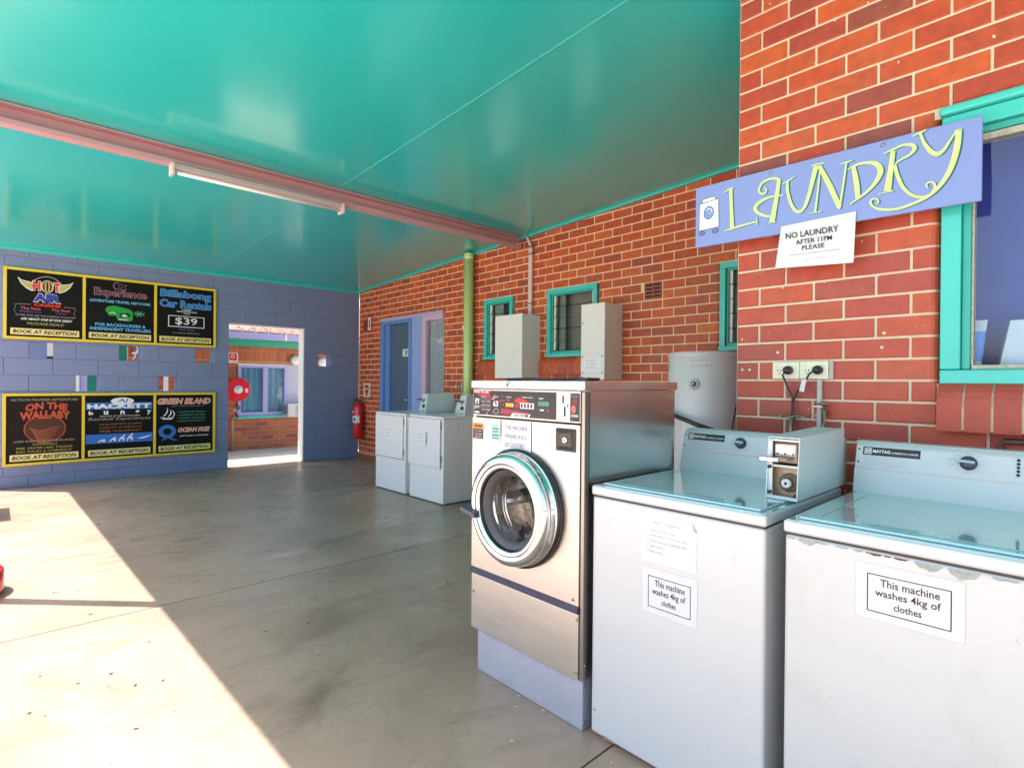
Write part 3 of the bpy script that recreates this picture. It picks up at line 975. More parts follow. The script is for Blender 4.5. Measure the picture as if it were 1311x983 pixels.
# ---- near brick wall with the laundry window
NW = Fr((XN, 0, 0), (0, -1, 0), (0, 0, 1))
M_SILL = brick_mat('grimy_sill_brick', [(0.40, 0.055, 0.026), (0.30, 0.052, 0.036), (0.44, 0.062, 0.024), (0.33, 0.045, 0.026)], speck=1.3, low_red=True)
near = thing('brick_wall', 'close orange red brick wall carrying the laundry sign and teal window', 'wall', (XN, 0.5, 0))
nop = [(-0.415, 0.90, 1.311, 2.31)]
mb = MB()
core(mb, NW, -1.193, 7.0, -0.02, 3.6, bulled(nop), M_MORTAR, -0.005, -0.23)
bull_fill(mb, NW, nop)
mb.box((XN+0.23, 0.985, -0.02), (XW+0.2, 1.185, 3.3), M_MORTAR)       # return wall towards the far wall
mb.build('mortar_bed', near)
masonry(near, NW, -1.195, 7.0, 0.0, 3.55, 1.237, 0.0853, 0.2333, -1.205, 0.0105,
        [(*nop[0], 1), (-0.417, 0.95, 1.137, 1.311, 0)], M_BRICK, camrank, 300, dep=0.09)
RW = Fr((XN, 1.195, 0), (-1, 0, 0), (0, 0, 1))
masonry(near, RW, -(XW-XN-0.02), -0.09, 0.04, 3.25, 1.237, 0.0853, 0.2333, -0.08, 0.0105, [], M_BRICK, lambda p, c: 0, 0, dep=0.01, stuff='return_brickwork')
sill_run(near, NW, -0.417, 0.95, 1.137, 1.330, 0.0785, M_SILL, proud=0.055, r=0.10)
# ---- near window
w = thing('timber_window', 'large teal timber window with blue reflections behind the laundry sign', 'window', (XN, 0, 1.31))
x0, x1 = XN-0.012, XN+0.07
mb = MB()
mb.box((x0, -0.90, 1.311), (x1, 0.412, 1.362), M_TEAL, 0.004)
mb.box((x0+0.001, 0.352, 1.364), (x1, 0.412, 2.245), M_TEAL, 0.004)
mb.box((x0, -0.90, 2.247), (x1, 0.412, 2.304), M_TEAL, 0.004)
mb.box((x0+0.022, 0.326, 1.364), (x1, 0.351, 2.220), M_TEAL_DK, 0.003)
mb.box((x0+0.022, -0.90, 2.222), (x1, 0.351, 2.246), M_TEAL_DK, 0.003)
mb.box((x0-0.020, -0.90, 2.306), (x1, 0.418, 2.338), M_TEAL, 0.010, 3)
mb.build('window_frame', w)
mb = MB()
BARE = mat('peeling_bare_timber', (0.50, 0.46, 0.38), 0.8, var=0.35, vscale=40, bump=0.5, bscale=60, dirt=(0.16, 0.12, 0.08), dscale=50, damt=0.9)
mb.box((x0+0.03, -0.90, 1.363), (x1, 0.324, 1.380), BARE, 0.003).box((x0+0.03, -0.90, 2.196), (x1, 0.324, 2.220), BARE, 0.002)
mb.box((x0+0.034, 0.318, 1.381), (x1, 0.325, 2.195), BARE)
mb.build('glazing_bead', w)
MB().box((XN+0.035, -0.90, 1.375), (XN+0.039, 0.320, 2.20), M_GLASS).build('pane', w)
mb = MB()
BL = mat('violet_blue_blind', (0.05, 0.055, 0.32), 0.6, var=0.3, vscale=1.3, stretch=(1, 1, 2.5))
mb.box((XN+0.245, -0.95, 1.30), (XN+0.255, 0.47, 2.4), BL)
mb.build('blind', w)
mb = MB()
mb.box((XN+0.071, -0.9, 1.352), (XN+0.235, 0.44, 1.372), mat('white_sill_board', (0.7, 0.68, 0.66), 0.5), 0.003)
mb.build('inner_sill', w)

# ---- blue block wall
BW = Fr((0, YB, 0), (1, 0, 0), (0, 0, 1))
blue = thing('block_wall', 'blue painted concrete block wall with open doorway and small missing block holes', 'wall', (2.3, YB, 0))
J = 0.444
bop = [(2.53, 3.655, -0.02, 2.14)]
for a in (0.320, 1.208, 2.096, 3.872):
    bop.append((a, a+0.232, 1.54, 1.74))
for a in (0.760, 1.648):
    bop.append((a, a+0.226, 1.14, 1.34))
mb = MB()
core(mb, BW, -0.07, XW-0.001, -0.02, 3.0, bop, M_BLUE, -0.007, -0.19)
mb.build('wall_core', blue)
masonry(blue, BW, -0.07, XW-0.006, 0.0, 2.92, 0.14, 0.20, J, 0.099, 0.010, [(*o, 0) for o in bop], M_BLUE, camrank, 300, name='block', dep=0.03, stuff='blockwork')
mb = MB()
WHT = mat('white_door_lining', (0.80, 0.80, 0.76), 0.5, var=0.05)
mb.box((3.640, YB+0.005, 0.0), (3.654, YB+0.188, 2.138), WHT).box((2.531, YB+0.005, 2.128), (3.639, YB+0.188, 2.139), WHT)
mb.build('door_lining', blue)

# ---- ceiling, trims, beam
ceiling = thing('ceiling', '', '', (2.2, 4, 3.1), kind='structure')
YE = 9.72
YS = -7.0  # ceiling carried on unseen behind the camera to cut skylight up close
mb = MB()
mb.prism([(YS, ceil_z(YS)), (YE, ceil_z(YE)), (YE, ceil_z(YE)+0.08), (YS, ceil_z(YS)+0.08)], 0, -0.22, 4.9, M_CEIL)
mb.build('ceiling_sheet', ceiling)
mb = MB()
mb.prism([(YS, ceil_z(YS)-0.075), (YE, ceil_z(YE)-0.075), (YE, ceil_z(YE)+0.12), (YS, ceil_z(YS)+0.12)], 0, -0.236, -0.221, M_TEAL)
mb.build('fascia', ceiling)
def strip(x0_, x1_, y0_, y1_, drop, m, name):
    mb = MB()
    mb.prism([(y0_, ceil_z(y0_)-drop), (y1_, ceil_z(y1_)-drop), (y1_, ceil_z(y1_)-0.0015), (y0_, ceil_z(y0_)-0.0015)], 0, x0_, x1_, m)
    mb.build(name, ceiling)
strip(XW-0.034, XW-0.001, 1.23, 8.74, 0.026, M_TEAL, 'cornice')
strip(-0.2, XW-0.001, 8.742, 8.768, 0.045, M_TEAL, 'cornice')
strip(2.30, XW-0.035, 1.197, 1.228, 0.032, M_TEAL, 'cornice')
strip(2.262, 2.270, -3.1, 8.74, 0.004, mat('pale_seam_filler', (0.10, 0.60, 0.53), 0.4), 'joint_strip')

beam = thing('steel_beam', 'dusty pink steel beam crossing the teal ceiling above the fluorescent batten', 'beam', (2.2, 4.73, 2.9))
zt = ceil_z(4.73)-0.004
mb = MB()
pr = [(4.700, 2.893), (4.790, 2.893), (4.790, zt-0.004), (4.715, zt), (4.715, zt-0.012), (4.782, zt-0.014), (4.782, 2.905), (4.708, 2.905), (4.708, 2.925), (4.700, 2.925)]
mb.prism(pr, 0, -0.215, 4.56, M_PINK)
mb.build('channel', beam)
bt = thing('batten_light', 'slim pink white fluorescent batten slung under the pink beam', 'light', (1.63, 4.7, 2.85))
mb = MB()
mb.prism([(4.655, 2.850), (4.745, 2.850), (4.735, 2.888), (4.665, 2.888)], 0, 0.965, 2.292, mat('pinkish_white_batten', (0.62, 0.46, 0.46), 0.35), 0.003)
mb.build('batten_body', bt)
mb = MB().tube([(0.99, 4.685, 2.826), (2.27, 4.685, 2.826)], 0.013, mat('white_tube', (0.85, 0.85, 0.85), 0.2), 10)
mb.build('tube', bt)
for x in (0.955, 2.285):
    MB().box((x-0.008, 4.650, 2.806), (x+0.012, 4.750, 2.890), M_PINKW, 0.003).build('end_cap', bt)

# ---- pipes and boxes on the far wall
t = thing('downpipe', 'lime green round downpipe standing against the far brick wall', 'pipe', (4.53, 5.65, 0))
mb = MB().tube([(4.525, 5.65, 0), (4.525, 5.65, 2.975)], 0.062, M_GREEN, 24)
mb.build('pipe', t)
MB().lathe((4.525, 5.65, 0.975), (0, 0, 1), [(0.062, 0), (0.074, 0.004), (0.074, 0.10), (0.062, 0.104)], M_GREEN, 24).lathe((4.525, 5.65, 2.90), (0, 0, 1), [(0.062, 0), (0.066, 0.004), (0.066, 0.07), (0.062, 0.075)], M_GREEN, 24).build('collar', t)
MB().tube([(4.47, 5.55, 1.03), (4.56, 5.53, 1.03), (4.60, 5.56, 1.03)], 0.014, M_CREAM, 8).build('bracket', t)
t = thing('conduit', 'pale pink cable conduit running from ceiling down to the left steel box', 'conduit', (4.58, 4.58, 2.0))
MB().box((4.578, 4.552, 2.085), (4.606, 4.606, 2.90), M_PINKW, 0.003).tube([(4.592, 4.58, 2.90), (4.590, 4.61, 2.96), (4.575, 4.64, 3.025)], 0.018, M_PINKW, 8).build('conduit_run', t)
mb = MB()
for z in (2.22, 2.80, 2.88):
    mb.box((4.573, 4.54, z), (4.612, 4.618, z+0.018), M_SCREEN)
mb.build('saddle', t)
M_PAPER3 = mat('bright_white_label', (0.86, 0.86, 0.88), 0.4)
def wall_box(label, y0, y1, z0, z1, x0, latch_side):
    t = thing('electrical_box', label, 'box', (x0, (y0+y1)/2, z0), 'steel boxes on the far brick wall')
    MB().box((x0+0.017, y0+0.003, z0+0.003), (XW-0.001, y1-0.003, z1-0.003), M_BOX, 0.004).build('case', t)
    MB().box((x0, y0, z0), (x0+0.015, y1, z1), M_BOX, 0.004).build('cover', t)
    return t
wall_box('plain square cream steel box under the pink conduit on the brick wall', 4.43, 4.885, 1.352, 2.078, 4.315, 0)
t = wall_box('taller narrow white steel box with small notice, right of the louvre window', 3.285, 3.58, 1.335, 2.088, 4.315, 1)
fr = Fr((4.315, 0, 0), (0, -1, 0), (0, 0, 1))
mb = MB()
fr.rect(mb, -3.545, 1.42, -3.325, 1.555, M_PAPER3, 0.002)
for k, s in enumerate(('WARNING', 'MAIN SWITCH', 'ELECTRICAL')):
    fr.text(mb, s, -3.51, -3.38, 1.515-k*0.034, 1.531-k*0.034, M_INKG, 0.003)
mb.build('notice', t)
mb = MB()
for a, b in ((-3.555, 1.90), (-3.555, 1.565), (-3.555, 1.405), (-3.31, 1.405), (-3.31, 1.565), (-3.555, 1.36)):
    fr.disc(mb, a, b, 0.008, M_BLACK, 0.0035, 10)
mb.build('screw', t)

# ---- hot water tank
t = thing('hot_water_tank', 'grey cylindrical hot water tank between steel washer and brick pier', 'water heater', (4.2, 2.17, 0))
prof = [(0.0, 1.557), (0.20, 1.556), (0.285, 1.548), (0.300, 1.530), (0.300, 0.06), (0.28, 0.05), (0.28, 0.0)]
MB().lathe((4.2, 2.17, 0), (0, 0, 1), prof, M_TANK, 64).build('tank_body', t)
MB().lathe((4.2, 2.17, 0), (0, 0, 1), [(0.302, 1.512), (0.305, 1.516), (0.305, 1.534), (0.290, 1.552)], M_TANK, 64).build('top_rim', t)
ca = math.radians(189)
dv = Vector((math.cos(ca), math.sin(ca), 0))
c = Vector((4.2, 2.17, 1.303))+dv*0.299
MB().lathe(c, dv, [(0.046, 0), (0.046, 0.006), (0.040, 0.010), (0.018, 0.010), (0.018, 0.014), (0.0, 0.014)], M_GREYPAINT, 24, mats=[M_TANK, M_TANK, M_GREYPAINT, M_BLACK, M_BLACK]).build('thermostat', t)
MB().lathe(c+dv*0.014, dv, [(0.012, 0), (0.010, 0.01), (0, 0.01)], M_CHROME, 12).build('valve', t)
mb = MB()
tg = Vector((-dv.y, dv.x, 0))*-1
for k, (wd, s) in enumerate(((0.125, 'HOT WATER'), (0.155, 'ELECTRIC'))):
    mb = MB()
    base = Vector((4.2, 2.17, 1.475-0.045*k))
    vs, fs = glyphs(s, 0.15, 0.0)
    xs = [v[0] for v in vs]; kx = wd/(max(xs)-min(xs))
    out = []
    for x, y in vs:
        th = ca + ((x-min(xs))*kx-0.02)/0.3017
        out.append(base+Vector((math.cos(th)*0.3017, math.sin(th)*0.3017, y*0.026)))
    mb.add(out, fs, mat('tank_lettering', (0.40, 0.40, 0.42), 0.5))
    mb.build('lettering', t)
t = tag(MB().tube([(3.92, 2.50, 1.115), (3.86, 2.35, 1.085), (3.82, 2.20, 1.048), (3.80, 2.05, 1.005), (3.84, 1.88, 0.95)], 0.017, M_BLACK, 8).build('hose', None), 'thick black hose slung across the front of the grey tank', 'hose')
t = tag(MB().tube([(3.97, 1.765, 1.23), (3.93, 1.79, 1.20), (3.92, 1.805, 1.12), (3.91, 1.82, 1.0), (3.90, 1.83, 0.8)], 0.006, M_CABLE, 6).build('cable', None), 'thin dark cable hanging down beside the grey tank near the pier', 'cable')

# ================================================================ WASHING MACHINES
def dots(fr, mb, pts, r, m, d):
    for a, b in pts:
        fr.disc(mb, a, b, r, m, d, 10)

# ---- stainless front loader
AX, AY0, AY1 = 1.59, 1.302, 1.948
t = thing('front_load_washer', 'tall stainless steel front loading washer with round chrome porthole door', 'washing machine', (1.9, 1.625, 0))
F = Fr((AX, 0, 0), (0, -1, 0), (0, 0, 1))
MB().box((AX+0.022, AY0+0.012, 0.001), (2.20, AY1-0.022, 0.192), M_GALV, 0.003).build('plinth', t)
mb = MB()
mb.box((AX+0.042, AY0+0.004, 0.195), (2.232, AY0+0.008, 1.272), M_STEEL2).box((AX+0.042, AY1-0.008, 0.195), (2.232, AY1-0.004, 1.272), M_STEEL2)
mb.box((2.226, AY0+0.009, 0.195), (2.232, AY1-0.009, 1.272), M_STEEL2).box((AX+0.042, AY0+0.009, 0.195), (2.225, AY1-0.009, 0.200), M_STEEL2).box((AX+0.042, AY0+0.009, 1.266), (2.225, AY1-0.009, 1.272), M_STEEL2)
mb.build('cabinet', t)
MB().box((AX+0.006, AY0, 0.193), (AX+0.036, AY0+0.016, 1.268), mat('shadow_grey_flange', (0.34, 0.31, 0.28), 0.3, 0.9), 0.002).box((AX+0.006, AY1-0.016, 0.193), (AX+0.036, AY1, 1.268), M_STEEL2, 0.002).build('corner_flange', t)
MB().box((AX-0.004, AY0-0.006, 1.274), (2.238, AY1+0.006, 1.308), M_STEEL2, 0.003).build('top_cap', t)
MB().box((AX-0.006, AY0-0.004, 1.276), (AX-0.0045, AY1+0.004, 1.306), M_STEEL).build('cap_front', t)
MB().box((AX+0.001, AY0+0.018, 1.150), (AX+0.034, AY1-0.0, 1.270), M_STEEL, 0.002).build('control_fascia', t)
def holed_panel(xa, xb, y0, y1, z0, z1, cy, cz, r, m, n=64):
    mb = MB()
    ins, outs = [], []
    for k in range(n):
        th = 2*math.pi*(k+0.5)/n
        c, s_ = math.cos(th), math.sin(th)
        tt = min(((y1-cy)/c if c > 0 else (y0-cy)/c) if abs(c) > 1e-6 else 9, ((z1-cz)/s_ if s_ > 0 else (z0-cz)/s_) if abs(s_) > 1e-6 else 9)
        ins.append((cy+r*c, cz+r*s_)); outs.append((cy+tt*c, cz+tt*s_))
    corners = {(y0, z0), (y0, z1), (y1, z0), (y1, z1)}
    for x_ in (xa, xb):
        o = [(x_, *p) for p in ins+outs]
        fs = []
        for k in range(n):
            q_ = (k+1) % n
            fs.append((k, q_, n+q_, n+k))
        mb.add(o, fs, m)
        for (cy_, cz_) in corners:
            k = min(range(n), key=lambda j: abs(math.atan2(math.sin(math.atan2(cz_-cz, cy_-cy)-2*math.pi*(j+1)/n), math.cos(math.atan2(cz_-cz, cy_-cy)-2*math.pi*(j+1)/n))))
            a, b = outs[k], outs[(k+1) % n]
            mb.add([(x_, *a), (x_, *b), (x_, cy_, cz_)], [(0, 1, 2)], m)
    mb.add([(xa, *p) for p in ins]+[(xb, *p) for p in ins], [(k, (k+1) % n, n+(k+1) % n, n+k) for k in range(n)], m)
    loop = [(y0, z0), (y1, z0), (y1, z1), (y0, z1)]
    mb.add([(xa, *p) for p in loop]+[(xb, *p) for p in loop], [(k, (k+1) % 4, 4+(k+1) % 4, 4+k) for k in range(4)], m)
    return mb
holed_panel(AX, AX+0.034, AY0+0.018, AY1, 0.470, 1.143, 1.638, 0.785, 0.236, M_STEEL).build('front_panel', t)
MB().box((AX, AY0+0.018, 0.194), (AX+0.034, AY1, 0.440), M_STEEL, 0.003).build('lower_panel', t)
MB().prism([(AX-0.006, 0.442), (AX+0.033, 0.442), (AX+0.033, 0.468), (AX+0.004, 0.468), (AX-0.010, 0.456)], 1, AY0+0.020, AY1, M_PLUM).build('trim_strip', t)
mb = MB()
for a, b in ((-1.325, 0.42), (-1.325, 0.225), (-1.93, 0.36), (-1.345, 0.49)):
    mb.lathe(F.p(a, b, 0), (-1, 0, 0), [(0.006, 0), (0.006, 0.003), (0, 0.004)], M_SCREEN, 10)
for b in (0.25, 0.03, 0.17):
    mb.lathe((AX+0.032 if b < 0.19 else AX+0.02, AY0+0.012 if b < 0.19 else AY0, b), (0, -1, 0), [(0.006, 0), (0.006, 0.003), (0, 0.004)], M_SCREEN, 10)
mb.build('screw', t)
MB().lathe(F.p(-1.705, 1.291, 0.006), (-1, 0, 0), [(0.013, 0), (0.013, 0.004), (0.010, 0.006), (0.004, 0.006), (0, 0.002)], M_CHROME, 20, mats=[M_CHROME, M_CHROME, M_SCREEN, M_BLACK]).build('key_lock', t)
# printed control strip
PK = mat('black_printed_panel', (0.022, 0.015, 0.018), 0.28)
CR = mat('crimson_print', (0.42, 0.015, 0.05), 0.35)
WP = mat('white_print', (0.75, 0.75, 0.74), 0.4)
GY = mat('grey_print', (0.32, 0.31, 0.30), 0.4)
OR = mat('orange_print', (0.85, 0.25, 0.03), 0.4)
YL = mat('yellow_print', (0.80, 0.62, 0.06), 0.4)
GLCD = mat('green_display', (0.06, 0.22, 0.17), 0.2)
mb = MB()
A0, A1, B0, B1 = -1.943, -1.440, 1.157, 1.264
def U(u): return A0+(A1-A0)*u
def V(v): return B0+(B1-B0)*v
F.rect(mb, A0, B0, A1, B1, PK, 0.0005)
rr = random.Random(11)
def q(u0, v0, u1, v1, m, d): F.rect(mb, U(u0), V(v0), U(u1), V(v1), m, d)
for k in range(70):                      # confetti of the printed artwork
    u, v = rr.uniform(0.0, 0.70), rr.uniform(0.02, 0.92)
    if u > 0.42 and v > 0.62: continue
    w_, h_ = rr.uniform(0.008, 0.05), rr.uniform(0.02, 0.09)
    F.poly(mb, [(U(u), V(v)), (U(u+w_), V(v+rr.uniform(-0.02, 0.04))), (U(u+w_*0.8), V(v+h_)), (U(u+w_*0.1), V(v+h_*0.8))], [CR, CR, CR, GY, PK, CR, mat('umber_print', (0.16, 0.10, 0.05), 0.4)][k % 7], 0.0008+0.00001*k)
F.poly(mb, [(U(0.02), V(0.96)), (U(0.22), V(0.90)), (U(0.25), V(0.70)), (U(0.08), V(0.78))], CR, 0.0017)
F.poly(mb, [(U(0.36), V(0.10)), (U(0.71), V(0.06)), (U(0.70), V(0.20)), (U(0.38), V(0.30))], CR, 0.0018)
F.poly(mb, [(U(0.53), V(0.62)), (U(0.58), V(0.76)), (U(0.68), V(0.66)), (U(0.73), V(0.48)), (U(0.60), V(0.50))], mat('scarlet_print', (0.62, 0.03, 0.03), 0.4), 0.0018)
F.text(mb, 'HOW TO USE', U(0.01), U(0.21), V(0.90), V(0.985), WP, 0.002, bold=0.04)
q(0.03, 0.44, 0.08, 0.66, WP, 0.002); q(0.045, 0.40, 0.065, 0.58, PK, 0.0024)
q(0.015, 0.26, 0.085, 0.38, GY, 0.002); q(0.02, 0.06, 0.085, 0.13, WP, 0.002)
for k in range(6):
    F.text(mb, ['WHITES', 'HOT WASH', 'COLOURS', 'WARM WASH', 'BRIGHTS', 'COLD WASH'][k], U(0.11), U(0.235), V(0.62-0.085*k), V(0.67-0.085*k), WP if k % 2 else GY, 0.002)
F.text(mb, 'INSERT', U(0.11), U(0.18), V(0.71), V(0.76), WP, 0.002)
F.text(mb, 'SELECT', U(0.27), U(0.34), V(0.73), V(0.78), WP, 0.002, bold=0.03)
F.text(mb, '63', U(0.27), U(0.335), V(0.36), V(0.60), WP, 0.002, bold=0.03)
F.disc(mb, U(0.31), V(0.18), 0.018, GY, 0.002, 16, 0.012, 0.013)
F.text(mb, 'CYCLE', U(0.43), U(0.50), V(0.74), V(0.78), WP, 0.002, bold=0.03)
q(0.43, 0.38, 0.53, 0.53, OR, 0.002)
for k in range(3): q(0.445+0.03*k, 0.41, 0.462+0.03*k, 0.50, YL, 0.0024)
F.disc(mb, U(0.57), V(0.44), 0.012, CR, 0.0026, 14, 0.009)
F.text(mb, 'TEMPERATURE', U(0.62), U(0.75), V(0.75), V(0.79), WP, 0.002, bold=0.02)
q(0.605, 0.34, 0.765, 0.56, WP, 0.002)
for k in range(4): q(0.615+0.037*k, 0.37, 0.637+0.037*k, 0.53, PK, 0.0024)
q(0.81, 0.48, 0.93, 0.64, GLCD, 0.002)
F.text(mb, 'START', U(0.82), U(0.87), V(0.72), V(0.78), WP, 0.002, bold=0.03); q(0.83, 0.30, 0.875, 0.35, WP, 0.002)
F.disc(mb, U(0.92), V(0.33), 0.006, CR, 0.002, 12, 0.005)
F.poly(mb, [(U(0.49), V(0.0)), (U(0.71), V(0.0)), (U(0.73), V(0.13)), (U(0.52), V(0.15))], WP, 0.0026)
F.text(mb, 'DEXTER', U(0.53), U(0.66), V(0.025), V(0.115), PK, 0.003, shear=0.2, bold=0.03)
q(0.665, 0.02, 0.70, 0.12, PK, 0.003)
mb.build('control_print', t)
mb = MB()
q2 = lambda a0, b0, a1, b1, m, d: F.rect(mb, a0, b0, a1, b1, m, d)
q2(-1.408, 1.222, -1.402, 1.252, M_BLACK, 0.001); q2(-1.400, 1.172, -1.393, 1.210, M_BLACK, 0.001)
q2(-1.384, 1.208, -1.379, 1.220, GLCD, 0.001)
q2(-1.368, 1.156, -1.322, 1.262, PK, 0.001)
F.text(mb, 'PUSH', -1.362, -1.328, 1.245, 1.255, GY, 0.002); F.disc(mb, -1.344, 1.232, 0.011, CR, 0.002, 16, 0.008, 0.005)
F.disc(mb, -1.35, 1.202, 0.011, mat('coral_print', (0.70, 0.10, 0.10), 0.4), 0.002, 16, 0.016)
F.text(mb, 'COIN', -1.362, -1.328, 1.173, 1.182, WP, 0.002, bold=0.03)
mb.build('coin_slot_print', t)
# lock box on the panel
mb = MB()
vs = [F.p(-1.436, 1.040, 0.001), F.p(-1.338, 1.040, 0.001), F.p(-1.338, 1.128, 0.001), F.p(-1.436, 1.128, 0.001), F.p(-1.428, 1.048, 0.014), F.p(-1.346, 1.048, 0.014), F.p(-1.346, 1.120, 0.014), F.p(-1.428, 1.120, 0.014),
      F.p(-1.414, 1.060, 0.005), F.p(-1.360, 1.060, 0.005), F.p(-1.360, 1.108, 0.005), F.p(-1.414, 1.108, 0.005)]
mb.add(vs, [(0, 1, 5, 4), (1, 2, 6, 5), (2, 3, 7, 6), (3, 0, 4, 7), (4, 5, 9, 8), (5, 6, 10, 9), (6, 7, 11, 10), (7, 4, 8, 11), (8, 9, 10, 11)], mat('dark_bronze_lock_plate', (0.07, 0.055, 0.05), 0.3, 0.4))
mb.build('lock_plate', t)
MB().lathe(F.p(-1.387, 1.084, 0.005), (-1, 0, 0), [(0.013, 0), (0.013, 0.006), (0.009, 0.008), (0.004, 0.008), (0, 0.003)], M_CHROME, 16, mats=[M_CHROME, M_CHROME, M_CHROME, M_BLACK]).build('lock_barrel', t)
# stickers and the paper notice
mb = MB()
F.rect(mb, -1.944, 1.048, -1.874, 1.118, mat('dark_brown_print', (0.05, 0.02, 0.012), 0.5), 0.001)
F.rect(mb, -1.944, 1.092, -1.874, 1.118, OR, 0.0015)
F.text(mb, 'WARNING', -1.937, -1.881, 1.098, 1.112, M_INK, 0.002, bold=0.03)
for k in range(3): F.text(mb, ['do not open', 'door while', 'drum turns'][k], -1.930, -1.882, 1.078-0.012*k, 1.086-0.012*k, WP, 0.002)
mb.build('sticker', t)
mb = MB()
F.rect(mb, -1.818, 1.046, -1.764, 1.122, mat('aqua_sticker', (0.38, 0.66, 0.60), 0.4), 0.001)
for k in range(4): F.text(mb, ['Clean', 'Laundry', 'Service', 'Depot'][k], -1.812, -1.770, 1.096-0.014*k, 1.107-0.014*k, mat('deep_aqua_ink', (0.01, 0.10, 0.12), 0.4), 0.002, shear=0.2, bold=0.02)
F.rect(mb, -1.818, 1.046, -1.764, 1.054, WP, 0.0025)
mb.build('sticker', t)
mb = MB()
F.poly(mb, [(-1.748, 1.008), (-1.588, 0.992), (-1.572, 1.000), (-1.572, 1.140), (-1.748, 1.140)], M_PAPER, 0.003)
for k, s in enumerate(('THIS MACHINE', 'WASHES 8 KG', 'OF CLOTHES')):
    F.text(mb, s, -1.728, [-1.592, -1.602, -1.610][k], 1.102-0.036*k, 1.120-0.036*k, mat('pencil_grey_ink', (0.16, 0.16, 0.20), 0.6), 0.004)
tag(mb.build('paper_notice', None), 'white paper taped above porthole reading THIS MACHINE WASHES 8 KG OF CLOTHES', 'notice')
mb = MB()
F.rect(mb, -1.756, 1.066, -1.750, 1.142, M_BLACK, 0.0035)
mb.build('tape_edge', t)
# porthole door
CY, CZ = 1.638, 0.785
C0 = Vector((AX, CY, CZ))
door = MB()
prof = [(0.236, 0.0), (0.242, 0.006), (0.242, 0.022), (0.232, 0.026), (0.226, 0.030), (0.228, 0.056), (0.2265, 0.058), (0.2275, 0.060), (0.222, 0.078), (0.206, 0.090), (0.192, 0.092), (0.184, 0.088), (0.1815, 0.084), (0.180, 0.084), (0.172, 0.086), (0.165, 0.078), (0.160, 0.062)]
door.lathe(C0, (-1, 0, 0), prof, M_CHROME, 72, mats=[M_BLACK, M_BLACK, M_BLACK, M_STEEL2, M_CHROME, M_BLACK, M_CHROME, M_CHROME, M_CHROME, M_CHROME, M_CHROME, M_BLACK, M_CHROME, M_CHROME, M_CHROME, M_BLACK])
dr = door.build('porthole_door', t)
MB().lathe(C0, (-1, 0, 0), [(0.160, 0.062), (0.150, 0.058), (0.144, 0.050), (0.136, 0.046), (0.132, 0.030)], M_RUBBER, 64).build('gasket', dr)
MB().lathe(C0, (-1, 0, 0), [(0.133, 0.034), (0.120, 0.030), (0.090, 0.018), (0.05, 0.010), (0.0, 0.008)], M_LENS, 48).build('lens', dr)
mb = MB()
mb.lathe(C0, (-1, 0, 0), [(0.132, 0.030), (0.140, -0.03), (0.150, -0.032), (0.152, -0.05), (0.146, -0.06), (0.165, -0.075), (0.235, -0.085), (0.235, -0.36), (0.0, -0.37)], M_CHROME, 56,
         mats=[M_CHROME, M_RUBBER, M_CHROME, M_CHROME, M_RUBBER, M_CHROME, mat('perforated_drum', (0.62, 0.60, 0.56), 0.25, 1.0, var=0.1, vscale=4), M_CHROME])
mb.build('drum', dr)
# three drum lifters and punched holes
mb = MB()
for k in range(3):
    th = math.radians(90+120*k+25)
    c = Vector((0, math.cos(th), math.sin(th)))
    s_ = Vector((0, -math.sin(th), math.cos(th)))
    base = C0+Vector((0.09, 0, 0))
    vs = []
    for xx in (0, 0.25):
        for p_ in ((0.233, -0.035), (0.233, 0.035), (0.175, 0.008), (0.175, -0.008)):
            vs.append(base+Vector((xx, 0, 0))+c*p_[0]+s_*p_[1])
    mb.add(vs, [(0, 1, 2, 3), (7, 6, 5, 4), (0, 4, 5, 1), (1, 5, 6, 2), (2, 6, 7, 3), (3, 7, 4, 0)], M_STEEL2)
mb.build('drum_lifter', dr)
mb = MB()
for i in range(40):
    th = 2*math.pi*i/40
    for j in range(7):
        c = C0+Vector((0.10+0.034*j, math.cos(th+0.08*(j % 2))*0.2335, math.sin(th+0.08*(j % 2))*0.2335))
        e1 = Vector((1, 0, 0)); e2 = Vector((0, -math.sin(th), math.cos(th)))
        mb.add([c+0.004*(math.cos(a)*e1+math.sin(a)*e2) for a in [k*math.pi/3 for k in range(6)]], [tuple(range(6))], M_DARK)
o = mb.build('drum_hole', dr); o['kind'] = 'stuff'
mb = MB()
mb.solid([C0+Vector((0, 0, -0.045))+Vector(v) for v in [(-0.088, 0.150, -0.012), (-0.088, 0.240, 0.004), (-0.088, 0.240, 0.032), (-0.088, 0.150, 0.014), (-0.118, 0.155, -0.010), (-0.120, 0.248, 0.006), (-0.120, 0.248, 0.026), (-0.118, 0.155, 0.010)]],
         [(0, 3, 2, 1), (4, 5, 6, 7), (0, 1, 5, 4), (1, 2, 6, 5), (2, 3, 7, 6), (3, 0, 4, 7)], M_PLUM, 0.004)
mb.build('door_handle', dr)

t = tag(MB().tube([(1.72, 1.86, 1.314), (1.76, 1.74, 1.318), (1.74, 1.62, 1.314), (1.80, 1.5, 1.316), (1.70, 1.42, 1.314), (1.72, 1.36, 1.314)], 0.007, M_CABLE, 6).box((1.66, 1.345, 1.309), (1.74, 1.40, 1.322), M_BLACK, 0.002).build('coiled_cord', None), 'black cord lying on top of the stainless steel washer', 'cord')

